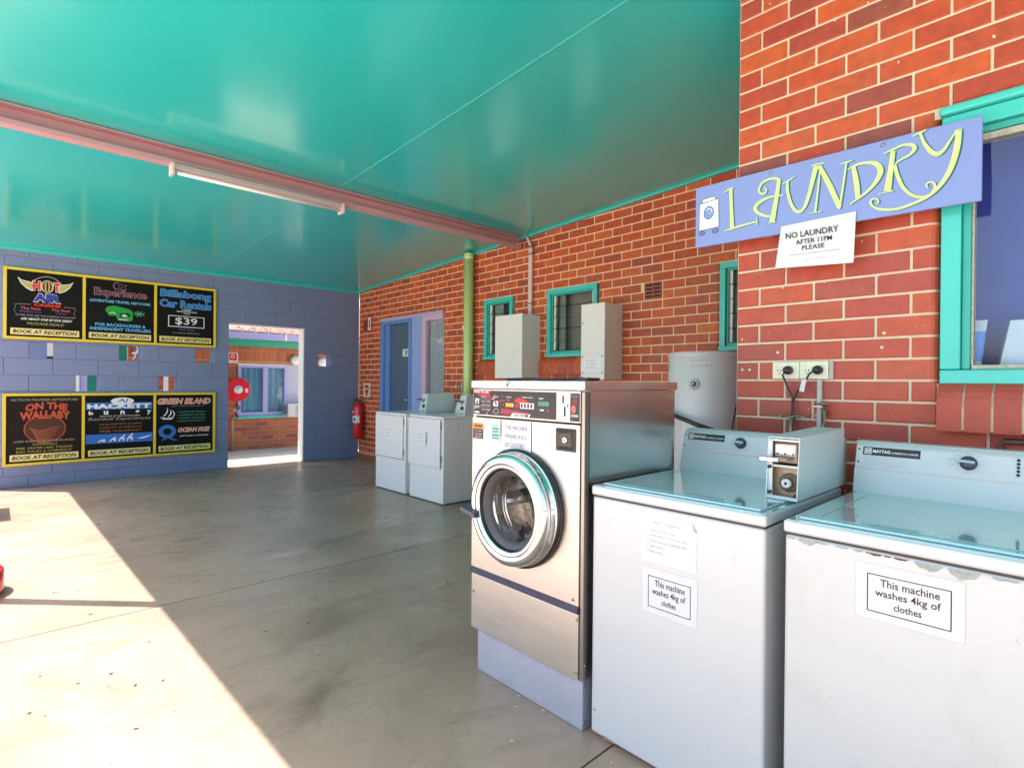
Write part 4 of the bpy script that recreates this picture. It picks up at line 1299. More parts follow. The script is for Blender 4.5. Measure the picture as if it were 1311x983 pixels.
# ---- top loaders
def top_loader(label, y0, y1, seed, front_m, coin):
    t = thing('top_load_washer', label, 'washing machine', (1.95, (y0+y1)/2, 0), 'white top loading washers')
    x0, x1 = 1.62, 2.29
    mb = MB().box((x0+0.004, y0+0.004, 0.012), (x1, y1-0.004, 0.884), front_m, 0.010, 3)
    mb.build('cabinet', t)
    mb = MB()
    for a, b in ((x0+0.05, y0+0.05), (x0+0.05, y1-0.05), (x1-0.05, y0+0.05), (x1-0.05, y1-0.05)):
        mb.lathe((a, b, 0), (0, 0, 1), [(0.02, 0), (0.02, 0.01), (0.012, 0.014)], M_BLACK, 12)
    mb.build('levelling_foot', t)
    MB().box((x0+0.006, y0+0.006, 0.8835), (x1-0.01, y1-0.006, 0.8885), M_BLACK).build('deck_gap', t)
    MB().box((x0, y0, 0.889), (x1+0.01, y1, 0.924), M_WHITE, 0.008, 3).build('deck', t)
    MB().box((x0+0.008, y0+0.008, 0.9235), (x1-0.04, y1-0.008, 0.9246), M_TOP).build('deck_tint_sheet', t)  # thin added sheet spreading the painted teal reflection over the deck rim
    # shallow dished lid
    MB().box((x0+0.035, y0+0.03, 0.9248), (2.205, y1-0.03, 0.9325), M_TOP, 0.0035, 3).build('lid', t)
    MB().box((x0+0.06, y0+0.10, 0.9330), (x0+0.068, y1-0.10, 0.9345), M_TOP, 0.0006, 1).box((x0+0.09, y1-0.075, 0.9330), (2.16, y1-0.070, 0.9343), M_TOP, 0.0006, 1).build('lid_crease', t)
    # console
    xb, xt = 2.236, 2.288
    def xs(z): return xb+(xt-xb)*(z-0.925)/(1.098-0.925)
    pr = [(xs(0.9245), 0.9245), (xs(1.005), 1.005), (xs(1.012)-0.004, 1.012), (xs(1.085)-0.004, 1.085), (xs(1.098)+0.006, 1.098), (xs(1.098)+0.075, 1.098), (xs(1.098)+0.085, 1.088), (xs(1.098)+0.09, 0.9245)]
    MB().prism(pr, 1, y0+0.006, y1-0.006, M_WHITE, 0.002, 1).build('console', t)
    MB().prism([(xs(1.098)+0.004, 1.0985), (xs(1.098)+0.075, 1.0985), (xs(1.098)+0.075, 1.1010), (xs(1.098)+0.004, 1.1010)], 1, y0+0.002, y1-0.002, M_GREYPAINT).build('console_cap', t)
    sl = Vector((xt-xb, 0, 0.173)).normalized()
    C = Fr((xs(1.012)-0.004, y1, 1.012), (0, -1, 0), sl)
    mb = MB()
    # badge
    C.rect(mb, 0.028, 0.045, 0.196, 0.074, M_INK, 0.0006)
    C.frame(mb, 0.033, 0.049, 0.054, 0.070, 0.003, WP, 0.001)
    C.text(mb, 'M', 0.038, 0.049, 0.054, 0.065, WP, 0.0012, bold=0.03)
    C.text(mb, 'MAYTAG', 0.058, 0.110, 0.054, 0.066, WP, 0.0012, bold=0.04)
    C.text(mb, 'COMMERCIAL WASHER', 0.113, 0.191, 0.056, 0.061, WP, 0.0012, bold=0.03)
    C.rect(mb, 0.113, 0.0525, 0.191, 0.0535, GY, 0.0012)
    for k, (a1, s) in enumerate(((0.13, 'Use high efficiency detergent only'), (0.16, 'Load clothes evenly around the tub'), (0.145, 'Select cycle then start the washer'), (0.165, 'Do not wash items soiled with oils'))):
        C.text(mb, s, 0.034, a1, 0.034-0.0085*k, 0.0385-0.0085*k, M_INKG, 0.0008)
    kc = 0.322 if not coin else 0.268
    for k in range(10):
        th = math.radians(20+k*35.5)
        C.rect(mb, kc+0.046*math.cos(th)-0.008, 0.046+0.030*math.sin(th)-0.001, kc+0.046*math.cos(th)+0.008, 0.046+0.030*math.sin(th)+0.001, M_INKG, 0.0008)
    dots(C, mb, [(0.016, 0.064), (0.016, 0.018)], 0.0035, M_INK, 0.0008)
    mb.build('console_print', t)
    k = Vector(C.p(kc, 0.046, 0))
    nn = C.n
    MB().lathe(k, nn, [(0.0225, 0), (0.0225, 0.004), (0.020, 0.006), (0.020, 0.018), (0.017, 0.022), (0, 0.022)], mat('dark_slate_knob', (0.035, 0.05, 0.085), 0.3, var=0.1), 28).build('knob', t)
    mb = MB()
    vs = [k+nn*0.0205+C.u*a+C.v*b for a, b in ((-0.030, -0.002), (0.018, -0.005), (0.018, 0.003), (-0.030, 0.006))]
    vs2 = [v+nn*0.006 for v in vs]
    mb.add(vs+vs2, [(0, 1, 2, 3), (7, 6, 5, 4), (0, 4, 5, 1), (1, 5, 6, 2), (2, 6, 7, 3), (3, 7, 4, 0)], mat('pale_knob_grip', (0.40, 0.42, 0.46), 0.3))
    mb.build('knob_pointer', t)
    mb = MB()
    for j in range(5):
        c = C.p(0.440, 0.068-0.0115*j, 0)
        mb.lathe(c, nn, [(0.0042, 0), (0.0042, 0.004), (0.002, 0.005), (0, 0.005)], M_INK, 12)
    mb.build('indicator', t)
    mb = MB()
    for j in range(5):
        C.text(mb, ['lock', 'wash', 'rinse', 'spin', 'off'][j], 0.452, 0.475, 0.0655-0.0115*j, 0.0695-0.0115*j, M_INKG, 0.0008)
    mb.build('indicator_print', t)
    Ff = Fr((x0+0.004, y1, 0), (0, -1, 0), (0, 0, 1))
    mb = MB()
    mb.lathe(Ff.p(0.022, 0.10, 0), (-1, 0, 0), [(0.004, 0), (0.004, 0.002), (0, 0.003)], M_SCREEN, 8)
    mb.build('screw', t)
    return t, C, Ff
w1, C1, F1 = top_loader('white top loading washer with coin box, between steel washer and the right hand one', 0.652, 1.288, 1, M_WHITE, True)
w3, C3, F3 = top_loader('white top loading washer with chipped front edge, nearest the teal window', -0.030, 0.606, 2, M_WHITE2, False)

# chipped paint along the front edge of the right machine
mb = MB()
CH = mat('bare_primer', (0.30, 0.33, 0.30), 0.6, var=0.4, vscale=60)
CHR = mat('rust_line', (0.16, 0.05, 0.03), 0.8, var=0.4, vscale=60)
rr = random.Random(5)
x = 0.008
while x < 0.60:
    wdt = rr.uniform(0.008, 0.035)
    dp = rr.uniform(0.002, 0.006)
    if 0.28 < x < 0.42: dp = rr.uniform(0.014, 0.022)
    if 0.03 < x < 0.07: dp = 0.013
    top = 0.8780
    n = 9
    if dp > 0.01: wdt = rr.uniform(0.04, 0.06)
    pts = [(x+wdt*i/n, top) for i in range(n+1)] + [(x+wdt*(n-i)/n, top-0.0015-dp*math.sin(math.pi*i/n)**0.6*rr.uniform(0.7, 1.1)) for i in range(n+1)]
    F3.poly(mb, pts, CHR if 0.20 < x < 0.30 else CH, 0.0006)
    x += wdt*rr.uniform(0.9, 1.5)
mb.build('chipped_edge', w3)

# coin box on the left top loader
t = thing('coin_box', 'pale grey steel coin box with broken open front on the white washer', 'coin box', (2.05, 0.70, 0.925))
CX0, CX1, CY0, CY1, CZ0, CZ1 = 1.838, 2.300, 0.646, 0.744, 0.934, 1.142
T = 0.003
mb = MB()
def sheet(prof, y0, y1, m=M_GREYPAINT): mb.prism(prof, 1, y0, y1, m)
lean = 0.020
side = [(CX0, CZ0), (CX1, CZ0), (CX1, CZ1), (CX0+lean+0.005, CZ1-0.010), (CX0+lean, CZ1-0.02)]
sheet(side, CY0, CY0+T); sheet(side, CY1-T, CY1)
mb.prism([(CX0+lean+0.005, CZ1-0.0105), (CX1, CZ1-0.0005), (CX1, CZ1-0.004), (CX0+lean+0.005, CZ1-0.014)], 1, CY0+T, CY1-T, M_GREYPAINT)
mb.box((CX0+0.002, CY0+T, CZ0), (CX1, CY1-T, CZ0+T), M_GREYPAINT)
mb.box((CX1-T, CY0+T, CZ0+T), (CX1, CY1-T, CZ1-0.005), M_GREYPAINT)
mb.build('case', t)
mb = MB()
for z in (CZ0+T, 1.036, 1.118):
    mb.box((CX0+0.004+(z-CZ0)*0.10, CY0+T, z), (CX0+0.014+(z-CZ0)*0.10, CY1-T, z+0.007), M_GREYPAINT)
mb.box((CX0+0.014, CY1-0.016, CZ0+0.01), (CX0+0.02, CY1-T, 1.12), M_GREYPAINT)
mb.build('front_rail', t)
MB().box((CX0+0.045, CY0+T, CZ0+0.006), (CX0+0.050, CY1-T, 1.034), M_RUST).box((CX0+0.050, CY0+T, 1.046), (CX0+0.055, CY1-T, 1.117), M_RUST).build('mechanism_plate', t)
mb = MB().lathe((CX0+0.044, 0.684, 0.985), (-1, 0, 0), [(0.030, 0), (0.030, 0.008), (0.018, 0.012), (0.018, 0.016)], M_RUST, 24).lathe((CX0+0.030, 0.688, 0.984), (-1, 0, 0), [(0.0155, 0), (0.0155, 0.008), (0.012, 0.011), (0.005, 0.011), (0.0, 0.005)], M_WHITE, 20, mats=[M_WHITE, M_WHITE, M_WHITE, M_BLACK])
mb.build('lock_barrel', t)
mb = MB()
mb.box((CX0+0.030, 0.657, 1.050), (CX0+0.048, 0.728, 1.112), M_RUST, 0.002)
mb.box((CX0+0.026, 0.662, 1.072), (CX0+0.030, 0.722, 1.106), M_STEEL2)
mb.box((CX0-0.030, 0.668, 1.062), (CX0+0.03, 0.742, 1.068), M_RUST, 0.001).box((CX0-0.040, 0.690, 1.058), (CX0-0.022, 0.748, 1.070), M_STEEL2, 0.002)
for j in range(5):
    mb.lathe((CX0+0.026, 0.668+0.012*j, 1.078), (-1, 0, 0), [(0.0045, 0), (0.0045, 0.003), (0, 0.003)], M_CHROME if j % 2 else M_RUST, 10)
mb.build('coin_slide', t)
mb = MB()
for y_, z_ in ((CY1-0.012, CZ0+0.02), (CY0+0.008, CZ0+0.016), (CY1-0.010, 1.035)):
    mb.lathe((CX0+0.012, y_, z_), (-1, 0, 0), [(0.005, 0), (0.005, 0.012), (0, 0.013)], M_BLACK, 10)
mb.build('bolt', t)

# scuffs, drips and small scratches on the two enamel fronts
SC = mat('scuff_mark', (0.24, 0.23, 0.21), 0.7)
for Ff, w_, sd_ in ((F1, w1, 21), (F3, w3, 33)):
    rr = random.Random(sd_)
    mb = MB()
    for k in range(34):
        a, b = rr.uniform(0.03, 0.60), rr.choice([rr.uniform(0.03, 0.80), rr.uniform(0.03, 0.22)])
        ln, th = rr.uniform(0.002, 0.014), rr.uniform(0, 3.1)
        if 0.17 < a < 0.44 and b > 0.48: continue
        Ff.ribbon(mb, [(a, b, 0.0005), (a+ln*math.cos(th), b+ln*math.sin(th), 0.0013)], SC, 0.0005+0.00001*k)
    for k in range(5):
        a = rr.uniform(0.05, 0.58)
        Ff.ribbon(mb, [(a, 0.018, 0.012), (a+rr.uniform(0.02, 0.07), 0.016, 0.004)], SC, 0.0008+0.00001*k)
    mb.build('scuff_print', w_)['kind'] = 'stuff'

# notices stuck on the two fronts
def notice_4kg(Ff, a0, b0, a1, b1, label, tilt):
    mb = MB()
    def quad(a0_, b0_, a1_, b1_, m, d):
        Ff.poly(mb, [(a0_, b0_), (a1_, b0_+tilt), (a1_, b1_+tilt), (a0_, b1_)], m, d)
    quad(a0, b0, a1, b1, M_PAPER2, 0.0008)
    quad(a0-0.001, b0-0.001, a1+0.001, b1+0.001, mat('laminate_edge', (0.40, 0.40, 0.43), 0.3), 0.0004)
    W, H = a1-a0, b1-b0
    i = 0.115*W
    p0, p1, z0, z1 = a0+i, a1-i*0.95, b0+0.14*H, b1-0.17*H
    G = Ff
    G.frame(mb, p0, z0, p1, z1, 0.0024, M_INK, 0.0014)
    hh = (z1-z0)
    G.text(mb, 'This machine', p0+0.13*W, p1-0.10*W, z1-0.30*hh, z1-0.10*hh, M_INK, 0.0014, bold=0.012)
    G.text(mb, 'washes 4kg of', p0+0.08*W, p1-0.09*W, z1-0.62*hh, z1-0.37*hh, M_INK, 0.0014, bold=0.012)
    G.text(mb, 'clothes', p0+0.26*W, p1-0.26*W, z1-0.85*hh, z1-0.67*hh, M_INK, 0.0014, bold=0.012)
    return tag(mb.build('paper_notice', None), label, 'notice')
notice_4kg(F1, 0.222, 0.528, 0.424, 0.680, 'laminated notice reading This machine washes 4kg of clothes on the coin box washer', 0.0)
notice_4kg(F3, 0.180, 0.712, 0.400, 0.850, 'laminated notice reading This machine washes 4kg of clothes on the chipped washer', 0.0)
PAP3 = mat('aged_laminated_paper', (0.50, 0.50, 0.53), 0.2, var=0.05, vscale=9)
mb = MB()
F1.poly(mb, [(0.215, 0.700), (0.420, 0.700), (0.421, 0.828), (0.405, 0.858), (0.214, 0.858)], M_PAPER2, 0.0008)
F1.frame(mb, 0.214, 0.699, 0.4215, 0.8585, 0.0012, PAP3, 0.0004)
FI = mat('pale_faded_ink', (0.40, 0.40, 0.46), 0.6)
F1.text(mb, 'How To operate', 0.262, 0.362, 0.828, 0.841, FI, 0.0014)
for k, (a, s, e) in enumerate(((0.236, '1. Insert 2x $2 coins', 0.345), (0.236, '2. Push slide in and out again', 0.392), (0.236, '3. Close lid and machine fills', 0.386), (0.250, 'with water', 0.302), (0.236, '4. Start wash', 0.300))):
    F1.text(mb, s, a, e, 0.803-0.0175*k, 0.813-0.0175*k, FI, 0.0014)
F1.poly(mb, [(0.404, 0.858), (0.421, 0.828), (0.411, 0.832)], mat('curled_paper_corner', (0.45, 0.45, 0.46), 0.5), 0.003)
tag(mb.build('paper_notice', None), 'faded white instruction sheet headed How To operate, above the 4kg notice', 'notice')

# ---- the two far white machines
def dryer(label, y0, y1, wide, zb):
    t = thing('top_load_dryer', label, 'dryer', (3.8, (y0+y1)/2, 0), 'white dryers by the far brick wall')
    x0, x1 = 3.45, 4.16
    MB().box((x0+0.004, y0+0.002, 0.012), (x1, y1-0.002, 0.905), M_WHITE_DRY, 0.006).build('cabinet', t)
    MB().box((x0, y0, 0.907), (x1+0.005, y1, 0.932), M_WHITE_DRY, 0.006, 3).build('deck', t)
    MB().box((x0+0.03, y0+0.015, 0.004), (x1-0.02, y1-0.015, 0.012), M_BLACK).build('base_gap', t)
    MB().box((x0-0.016-wide*0.3, y0+0.035, zb), (x0-0.002-wide*0.3, y1-0.025+wide, 0.900), M_WHITE_DRY, 0.005, 2).build('front_door', t)
    MB().box((x0-0.004, y0+0.030, 0.398), (x0+0.0035, y1-0.020, 0.404), M_RUBBER).box((x0-0.012, y0+0.028, 0.45), (x0-0.002, y0+0.034, 0.52), M_SCREEN).box((x0-0.012, y0+0.028, 0.80), (x0-0.002, y0+0.034, 0.87), M_SCREEN).build('hinge', t)
    if True:
        mb = MB()
        for dx in (0.20, 0.26, 0.46):
            mb.box((x0+dx, y0+0.0005, 0.03), (x0+dx+0.004, y0+0.0025, 0.88), M_GREYPAINT)
        mb.build('side_rib', t)
    MB().prism([(4.075, 0.932), (4.12, 1.075), (4.19, 1.075), (4.20, 0.932)], 1, y0+0.01, y1-0.01, M_WHITE_DRY, 0.003).build('console', t)
    return t
d1 = dryer('left white dryer beside the blue doorway with small notice on its door', 5.445, 6.118, 0.0, 0.405)
d2 = dryer('right white dryer in front of the left one, ribbed side towards the steel washer', 4.712, 5.355, 0.02, 0.385)
def dry_coin(label, yc, x0, x1):
    t = thing('coin_box', label, 'coin box', ((x0+x1)/2, yc, 0.932), 'coin boxes on the far dryers')
    y0, y1 = yc, yc+0.11
    MB().prism([(x0, 0.933), (x0+0.03, 1.145), (x0+0.045, 1.160), (x1, 1.165), (x1, 0.933)], 1, y0, y1, M_GREYPAINT, 0.003).build('case', t)
    sl = Vector((0.03, 0, 0.212)).normalized()
    G = Fr((x0-0.0005, y1, 0.933), (0, -1, 0), sl)
    mb = MB()
    G.rect(mb, 0.028, 0.062, 0.082, 0.102, M_INK, 0.001); G.rect(mb, 0.02, 0.016, 0.09, 0.030, M_SCREEN, 0.001)
    G.rect(mb, 0.02, 0.12, 0.06, 0.15, M_CHROME, 0.001)
    mb.build('coin_plate', t)
    MB().box((x0-0.03, y0+0.03, 1.080), (x0+0.03, y1-0.01, 1.092), M_RUST, 0.002).box((x0-0.045, y0+0.045, 1.084), (x0-0.02, y1+0.01, 1.10), M_PLUM, 0.002).build('coin_slide', t)
    return t
dry_coin('grey steel coin box with long side, on the left dryer', 5.425, 3.71, 4.13)
dry_coin('grey steel coin box with black slot, on the right dryer', 4.715, 3.73, 4.15)
def dry_note(y, label, xf):
    G = Fr((xf, y, 0), (0, -1, 0), (0, 0, 1))
    mb = MB()
    G.rect(mb, 0, 0.62, 0.155, 0.76, M_PAPER3, 0.001)
    for k, s in enumerate(('This machine', 'dries 4kg', 'of clothes')):
        G.text(mb, s, 0.02, [0.135, 0.11, 0.12][k], 0.722-0.036*k, 0.736-0.036*k, GY, 0.002, bold=0.01)
    tag(mb.build('paper_notice', None), label, 'notice')
dry_note(5.86, 'small faded paper notice on the door of the left dryer', 3.4335)
dry_note(5.13, 'small faded paper notice on the door of the right dryer', 3.408)
# white tap fitting behind the right dryer
t = tag(MB().tube([(4.58, 5.85, 1.18), (4.58, 5.85, 1.30)], 0.012, M_CREAM, 8).tube([(4.50, 5.87, 1.24), (4.61, 5.84, 1.24)], 0.010, M_CREAM, 8).lathe((4.50, 5.87, 1.24), (-1, 0.1, 0), [(0.02, 0), (0.024, 0.012), (0.0, 0.02)], M_CREAM, 12).build('wall_tap', None), 'white wall tap on red brick beside the lime pipe', 'tap')
# brush strokes of the hand painted word, in metres on the board: (along, up, stroke width)
STROKES= [[(0.1446,0.248,0.0038),(0.1675,0.257,0.0076),(0.1934,0.2601,0.0038)],[(0.1773,0.2565,0.0165),(0.1814,0.1683,0.0152),(0.1857,0.0696,0.0202)],[(0.1478,0.0662,0.0051),(0.2114,0.0739,0.0088),(0.2678,0.0782,0.0074),(0.3014,0.0787,0.0049)],[(0.2982,0.0995,0.0037),(0.3028,0.0649,0.0049)],[(0.3318,0.2255,0.0036),(0.342,0.2121,0.006),(0.3344,0.1994,0.0073),(0.3152,0.2041,0.0085),(0.309,0.2238,0.0085),(0.322,0.2473,0.0097),(0.3504,0.2569,0.0096),(0.3795,0.2541,0.0108),(0.3969,0.2448,0.0083)],[(0.3957,0.2463,0.0155),(0.3872,0.1819,0.0179),(0.378,0.1244,0.0191),(0.3669,0.0658,0.024)],[(0.3512,0.063,0.0036),(0.3826,0.0626,0.0036)],[(0.4147,0.1705,0.0035),(0.3803,0.1764,0.0072),(0.3394,0.1741,0.0109),(0.3006,0.157,0.0159),(0.293,0.1373,0.0159),(0.3101,0.1152,0.0122),(0.3461,0.0942,0.0085),(0.3754,0.0922,0.0048)],[(0.4085,0.221,0.003),(0.4338,0.2293,0.0059),(0.4625,0.2404,0.0029)],[(0.431,0.23,0.0094),(0.4326,0.1826,0.0106),(0.446,0.1297,0.0117),(0.4629,0.0967,0.0128),(0.4821,0.085,0.0116),(0.5009,0.0998,0.0127),(0.5191,0.15,0.0149),(0.5318,0.2039,0.0171),(0.5454,0.2627,0.0193)],[(0.5259,0.2682,0.0034),(0.5495,0.2684,0.0057),(0.5794,0.2667,0.0034)],[(0.5611,0.2442,0.0045),(0.5532,0.1588,0.0068),(0.5436,0.0704,0.008)],[(0.5209,0.0696,0.0029),(0.568,0.0679,0.0039)],[(0.5574,0.2594,0.0136),(0.5966,0.1704,0.019),(0.6351,0.0697,0.0166)],[(0.6344,0.0632,0.0078),(0.6456,0.1414,0.0078),(0.6585,0.2447,0.0067)],[(0.6352,0.2457,0.0028),(0.6585,0.2458,0.0056),(0.6829,0.2477,0.0028)],[(0.6832,0.2201,0.0143),(0.6944,0.1567,0.0187),(0.7013,0.0866,0.0164)],[(0.6627,0.2147,0.0033),(0.6976,0.226,0.0088),(0.7356,0.2229,0.0108),(0.7635,0.2096,0.0161),(0.7766,0.1836,0.0192),(0.7709,0.1557,0.0171),(0.7505,0.1262,0.0129),(0.7179,0.099,0.0087),(0.6724,0.073,0.0044)],[(0.8174,0.2434,0.0148),(0.81,0.1744,0.018),(0.8,0.0952,0.0244)],[(0.786,0.2421,0.0027),(0.8173,0.2502,0.0074),(0.8479,0.2566,0.0083),(0.8759,0.2501,0.0114),(0.8858,0.2333,0.0134),(0.872,0.2152,0.0093),(0.8484,0.2055,0.0073),(0.8245,0.1941,0.0053)],[(0.7715,0.0904,0.0027),(0.8197,0.0919,0.0042)],[(0.8223,0.1894,0.0116),(0.8337,0.1418,0.0115),(0.8516,0.0955,0.0104),(0.8776,0.0622,0.0093),(0.9093,0.0454,0.0082),(0.934,0.0496,0.0081),(0.9473,0.0691,0.0081),(0.9459,0.087,0.0071),(0.9328,0.0954,0.0061),(0.9222,0.087,0.0051),(0.9289,0.0752,0.003)],[(0.879,0.2816,0.0031),(0.9009,0.2864,0.0072),(0.9228,0.2925,0.003)],[(0.9009,0.29,0.0072),(0.9137,0.2477,0.0102),(0.9346,0.2084,0.0142),(0.955,0.1924,0.0151),(0.9729,0.202,0.011),(0.9924,0.2332,0.0069),(1.0096,0.2612,0.0039)],[(1.0154,0.2579,0.0167),(1.0102,0.1982,0.0187),(0.9933,0.1292,0.0168),(0.9661,0.0793,0.014),(0.93,0.0456,0.0111),(0.8843,0.0282,0.0103),(0.8327,0.0192,0.0094),(0.7835,0.0274,0.0085),(0.7535,0.0459,0.0075),(0.7441,0.0658,0.0076),(0.7532,0.076,0.0065),(0.7685,0.0692,0.0054),(0.7705,0.056,0.0043),(0.7613,0.0548,0.0027)],[(1.0038,0.2611,0.003),(1.0242,0.2623,0.0029)]]

# ================================================================ SIGNS AND SMALL THINGS
t = thing('sign_board', 'periwinkle board with hand painted lime word Laundry and small washer drawing', 'sign', (2.52, 0.83, 2.1))
SY0, SY1 = 1.367, 0.287
u = Vector((0, -1, -0.010)).normalized()
S = Fr((2.515, SY0, 1.957), (0, -1, 0), (0, 0, 1))
mb = MB()
bd = [(0, 0.012), (1.08, -0.006), (1.08, 0.293), (0, 0.305)]
vs = [S.p(a, b, 0) for a, b in bd]+[S.p(a, b, -0.014) for a, b in bd]
mb.solid(vs, [(0, 1, 2, 3), (7, 6, 5, 4), (0, 4, 5, 1), (1, 5, 6, 2), (2, 6, 7, 3), (3, 7, 4, 0)], M_SIGNBLUE, 0.002, 1)
mb.build('board', t)
mb = MB()
EDG = mat('pale_board_edge', (0.62, 0.62, 0.80), 0.5)
for a in (0.30, 0.78):
    mb.box(S.p(a, 0.02, -0.015), S.p(a+0.04, 0.28, -0.079), EDG)
mb.build('standoff', t)
mb = MB()
for k, st in enumerate(STROKES):
    S.ribbon(mb, [(a+0.0055, b-0.0025, w_) for a, b, w_ in st], M_TEALINK, 0.0010+0.00001*k)
mb.build('letter_shadow', t)
mb = MB()
for k, st in enumerate(STROKES):
    S.ribbon(mb, st, M_LIME, 0.0018+0.00001*k)
mb.build('lettering', t)
mb = MB()
NV = mat('navy_outline', (0.02, 0.035, 0.14), 0.5)
BWS = mat('brush_white', (0.82, 0.83, 0.86), 0.5)
quad = [(0.0216, 0.2205), (0.1181, 0.2275), (0.1209, 0.0932), (0.0195, 0.0909)]
S.poly(mb, quad[::-1], BWS, 0.0012)
for a, b in zip(quad, quad[1:]+quad[:1]):
    S.ribbon(mb, [(*a, 0.0028), (*b, 0.0028)], NV, 0.0018)
tp = [(0.036, 0.2245), (0.037, 0.2400), (0.099, 0.2430), (0.103, 0.2275)]
S.poly(mb, tp[::-1], BWS, 0.0012)
for a, b in zip(tp, tp[1:]):
    S.ribbon(mb, [(*a, 0.0022), (*b, 0.0022)], NV, 0.0018)
S.disc(mb, 0.069, 0.170, 0.026, NV, 0.0020, 28, 0.032)
S.disc(mb, 0.069, 0.170, 0.023, mat('wash_blue', (0.20, 0.32, 0.62), 0.5), 0.0023, 28, 0.029)
S.ribbon(mb, [(0.069+0.018*(1-k/9)*math.cos(k*0.85), 0.170+0.024*(1-k/9)*math.sin(k*0.85), 0.004) for k in range(9)], BWS, 0.0027)
S.ribbon(mb, [(0.067+0.012*(1-k/7)*math.cos(k*0.85+2), 0.168+0.015*(1-k/7)*math.sin(k*0.85+2), 0.0028) for k in range(7)], NV, 0.0030)
for a in (0.034, 0.103):
    S.disc(mb, a, 0.077, 0.017, NV, 0.0020, 20, 0.011); S.disc(mb, a, 0.077, 0.0145, mat('slate_foot', (0.15, 0.18, 0.36), 0.5), 0.0023, 20, 0.0085)
mb.build('washer_drawing', t)
mb = MB()
for a, b in ((0.3595, 0.2845), (0.7834, 0.2775)):
    mb.lathe(S.p(a, b, 0), (-1, 0, 0), [(0.007, 0), (0.007, 0.003), (0.003, 0.005), (0, 0.003)], M_SCREEN, 12)
mb.build('bolt', t)

P = Fr((2.508, 0, 0), (0, -1, 0), (0, 0, 1))
mb = MB()
pq = [(-0.981, 1.812), (-0.678, 1.792), (-0.671, 1.996), (-0.958, 1.992)]
vs = [P.p(a, b, 0.003 if i < 2 else 0) for i, (a, b) in enumerate(pq)]+[P.p(a, b, -0.001) for a, b in pq]
mb.add(vs, [(0, 1, 2, 3), (7, 6, 5, 4), (0, 4, 5, 1), (1, 5, 6, 2), (2, 6, 7, 3), (3, 7, 4, 0)], M_PAPER)
def ptxt(s, u0, u1, v, h, m, bold=0.0):
    # follow the sheet's slightly skewed sides
    fr_ = Fr(P.p(-0.968, 1.80, 0.0035), Vector((0, -1, -0.025)), (0, 0.05, 1))
    fr_.text(mb, s, u0*0.29, u1*0.29, v*0.19, v*0.19+h, m, 0.0008, bold=bold)
ptxt('NO LAUNDRY', 0.13, 0.84, 0.70, 0.026, M_INK, 0.012)
ptxt('AFTER 11PM', 0.27, 0.75, 0.54, 0.020, M_INK, 0.012)
ptxt('PLEASE', 0.35, 0.65, 0.40, 0.019, M_INK, 0.012)
ptxt('Machines and dryers off, please', 0.18, 0.84, 0.29, 0.010, M_INKG)
ptxt('thank you reception', 0.37, 0.67, 0.17, 0.006, M_INKG)
tag(mb.build('paper_notice', None), 'white paper reading NO LAUNDRY AFTER 11PM PLEASE hanging under the laundry sign', 'notice')

# outlets, plugs, cords and conduit on the near wall
OW = Fr((XN, 0, 0), (0, -1, 0), (0, 0, 1))
def outlet(a0, label):
    t = thing('power_outlet', label, 'socket', (XN, -a0-0.057, 1.33), 'cream double sockets on the near brick wall')
    MB().box(OW.p(a0, 1.328, 0.001), OW.p(a0+0.114, 1.403, 0.016), M_CREAM, 0.003).build('face_plate', t)
    mb = MB()
    for k in (0.006, 0.084):
        mb.box(OW.p(a0+k+0.004, 1.380, 0.016), OW.p(a0+k+0.018, 1.396, 0.020), M_CREAM, 0.001)
    mb.build('switch', t)
    mb = MB()
    for k in (0.030, 0.076):
        for dx, dz in ((-0.007, 0.004), (0.007, 0.004), (0, -0.010)):
            OW.rect(mb, a0+k+dx-0.0015, 1.362+dz-0.005, a0+k+dx+0.0015, 1.362+dz+0.004, M_BLACK, 0.0166)
    mb.build('pin_slot', t)
outlet(-1.019, 'left cream double power socket with one black plug on the brick pier')
outlet(-0.903, 'right cream double power socket with a tagged plug, above grey conduit')
tag(MB().box((2.585, 0.771, 1.328), (2.599, 0.787, 1.403), M_CONDUIT, 0.002).build('junction_strip', None), 'narrow grey strip fixed beside the right power socket', 'fitting')
def plug(a, z, path, label):
    t = thing('plug', label, 'plug', tuple(OW.p(a, z, 0.017)))
    MB().lathe(OW.p(a, z, 0.017), (-1, 0, 0), [(0.018, 0), (0.020, 0.010), (0.017, 0.030), (0.010, 0.040), (0, 0.042)], M_CABLE, 20).build('plug_body', t)
    MB().tube([OW.p(a, z, 0.045)]+path, 0.0045, M_CABLE, 8).build('cord', t)
plug(-0.947, 1.366, [OW.p(-0.962, 1.345, 0.05), OW.p(-0.948, 1.30, 0.04), OW.p(-0.925, 1.25, 0.035), OW.p(-0.926, 1.20, 0.03), OW.p(-0.932, 1.15, 0.03), OW.p(-0.93, 1.08, 0.04), OW.p(-0.91, 0.99, 0.04)], 'round black plug in the left socket with a cord hanging straight down')
plug(-0.826, 1.366, [OW.p(-0.85, 1.352, 0.05), OW.p(-0.875, 1.31, 0.045), OW.p(-0.905, 1.27, 0.04), OW.p(-0.922, 1.22, 0.036), OW.p(-0.918, 1.17, 0.04), OW.p(-0.925, 1.11, 0.04), OW.p(-0.92, 1.0, 0.04)], 'round black plug in the right socket with a cord slanting left')
mb = MB()
vs = [OW.p(-0.880, 1.322, 0.052), OW.p(-0.862, 1.328, 0.052), OW.p(-0.873, 1.270, 0.050), OW.p(-0.893, 1.276, 0.050)]
mb.add(vs+[v+OW.n*0.0008 for v in vs], [(0, 1, 2, 3), (7, 6, 5, 4), (0, 4, 5, 1), (1, 5, 6, 2), (2, 6, 7, 3), (3, 7, 4, 0)], M_PAPER)
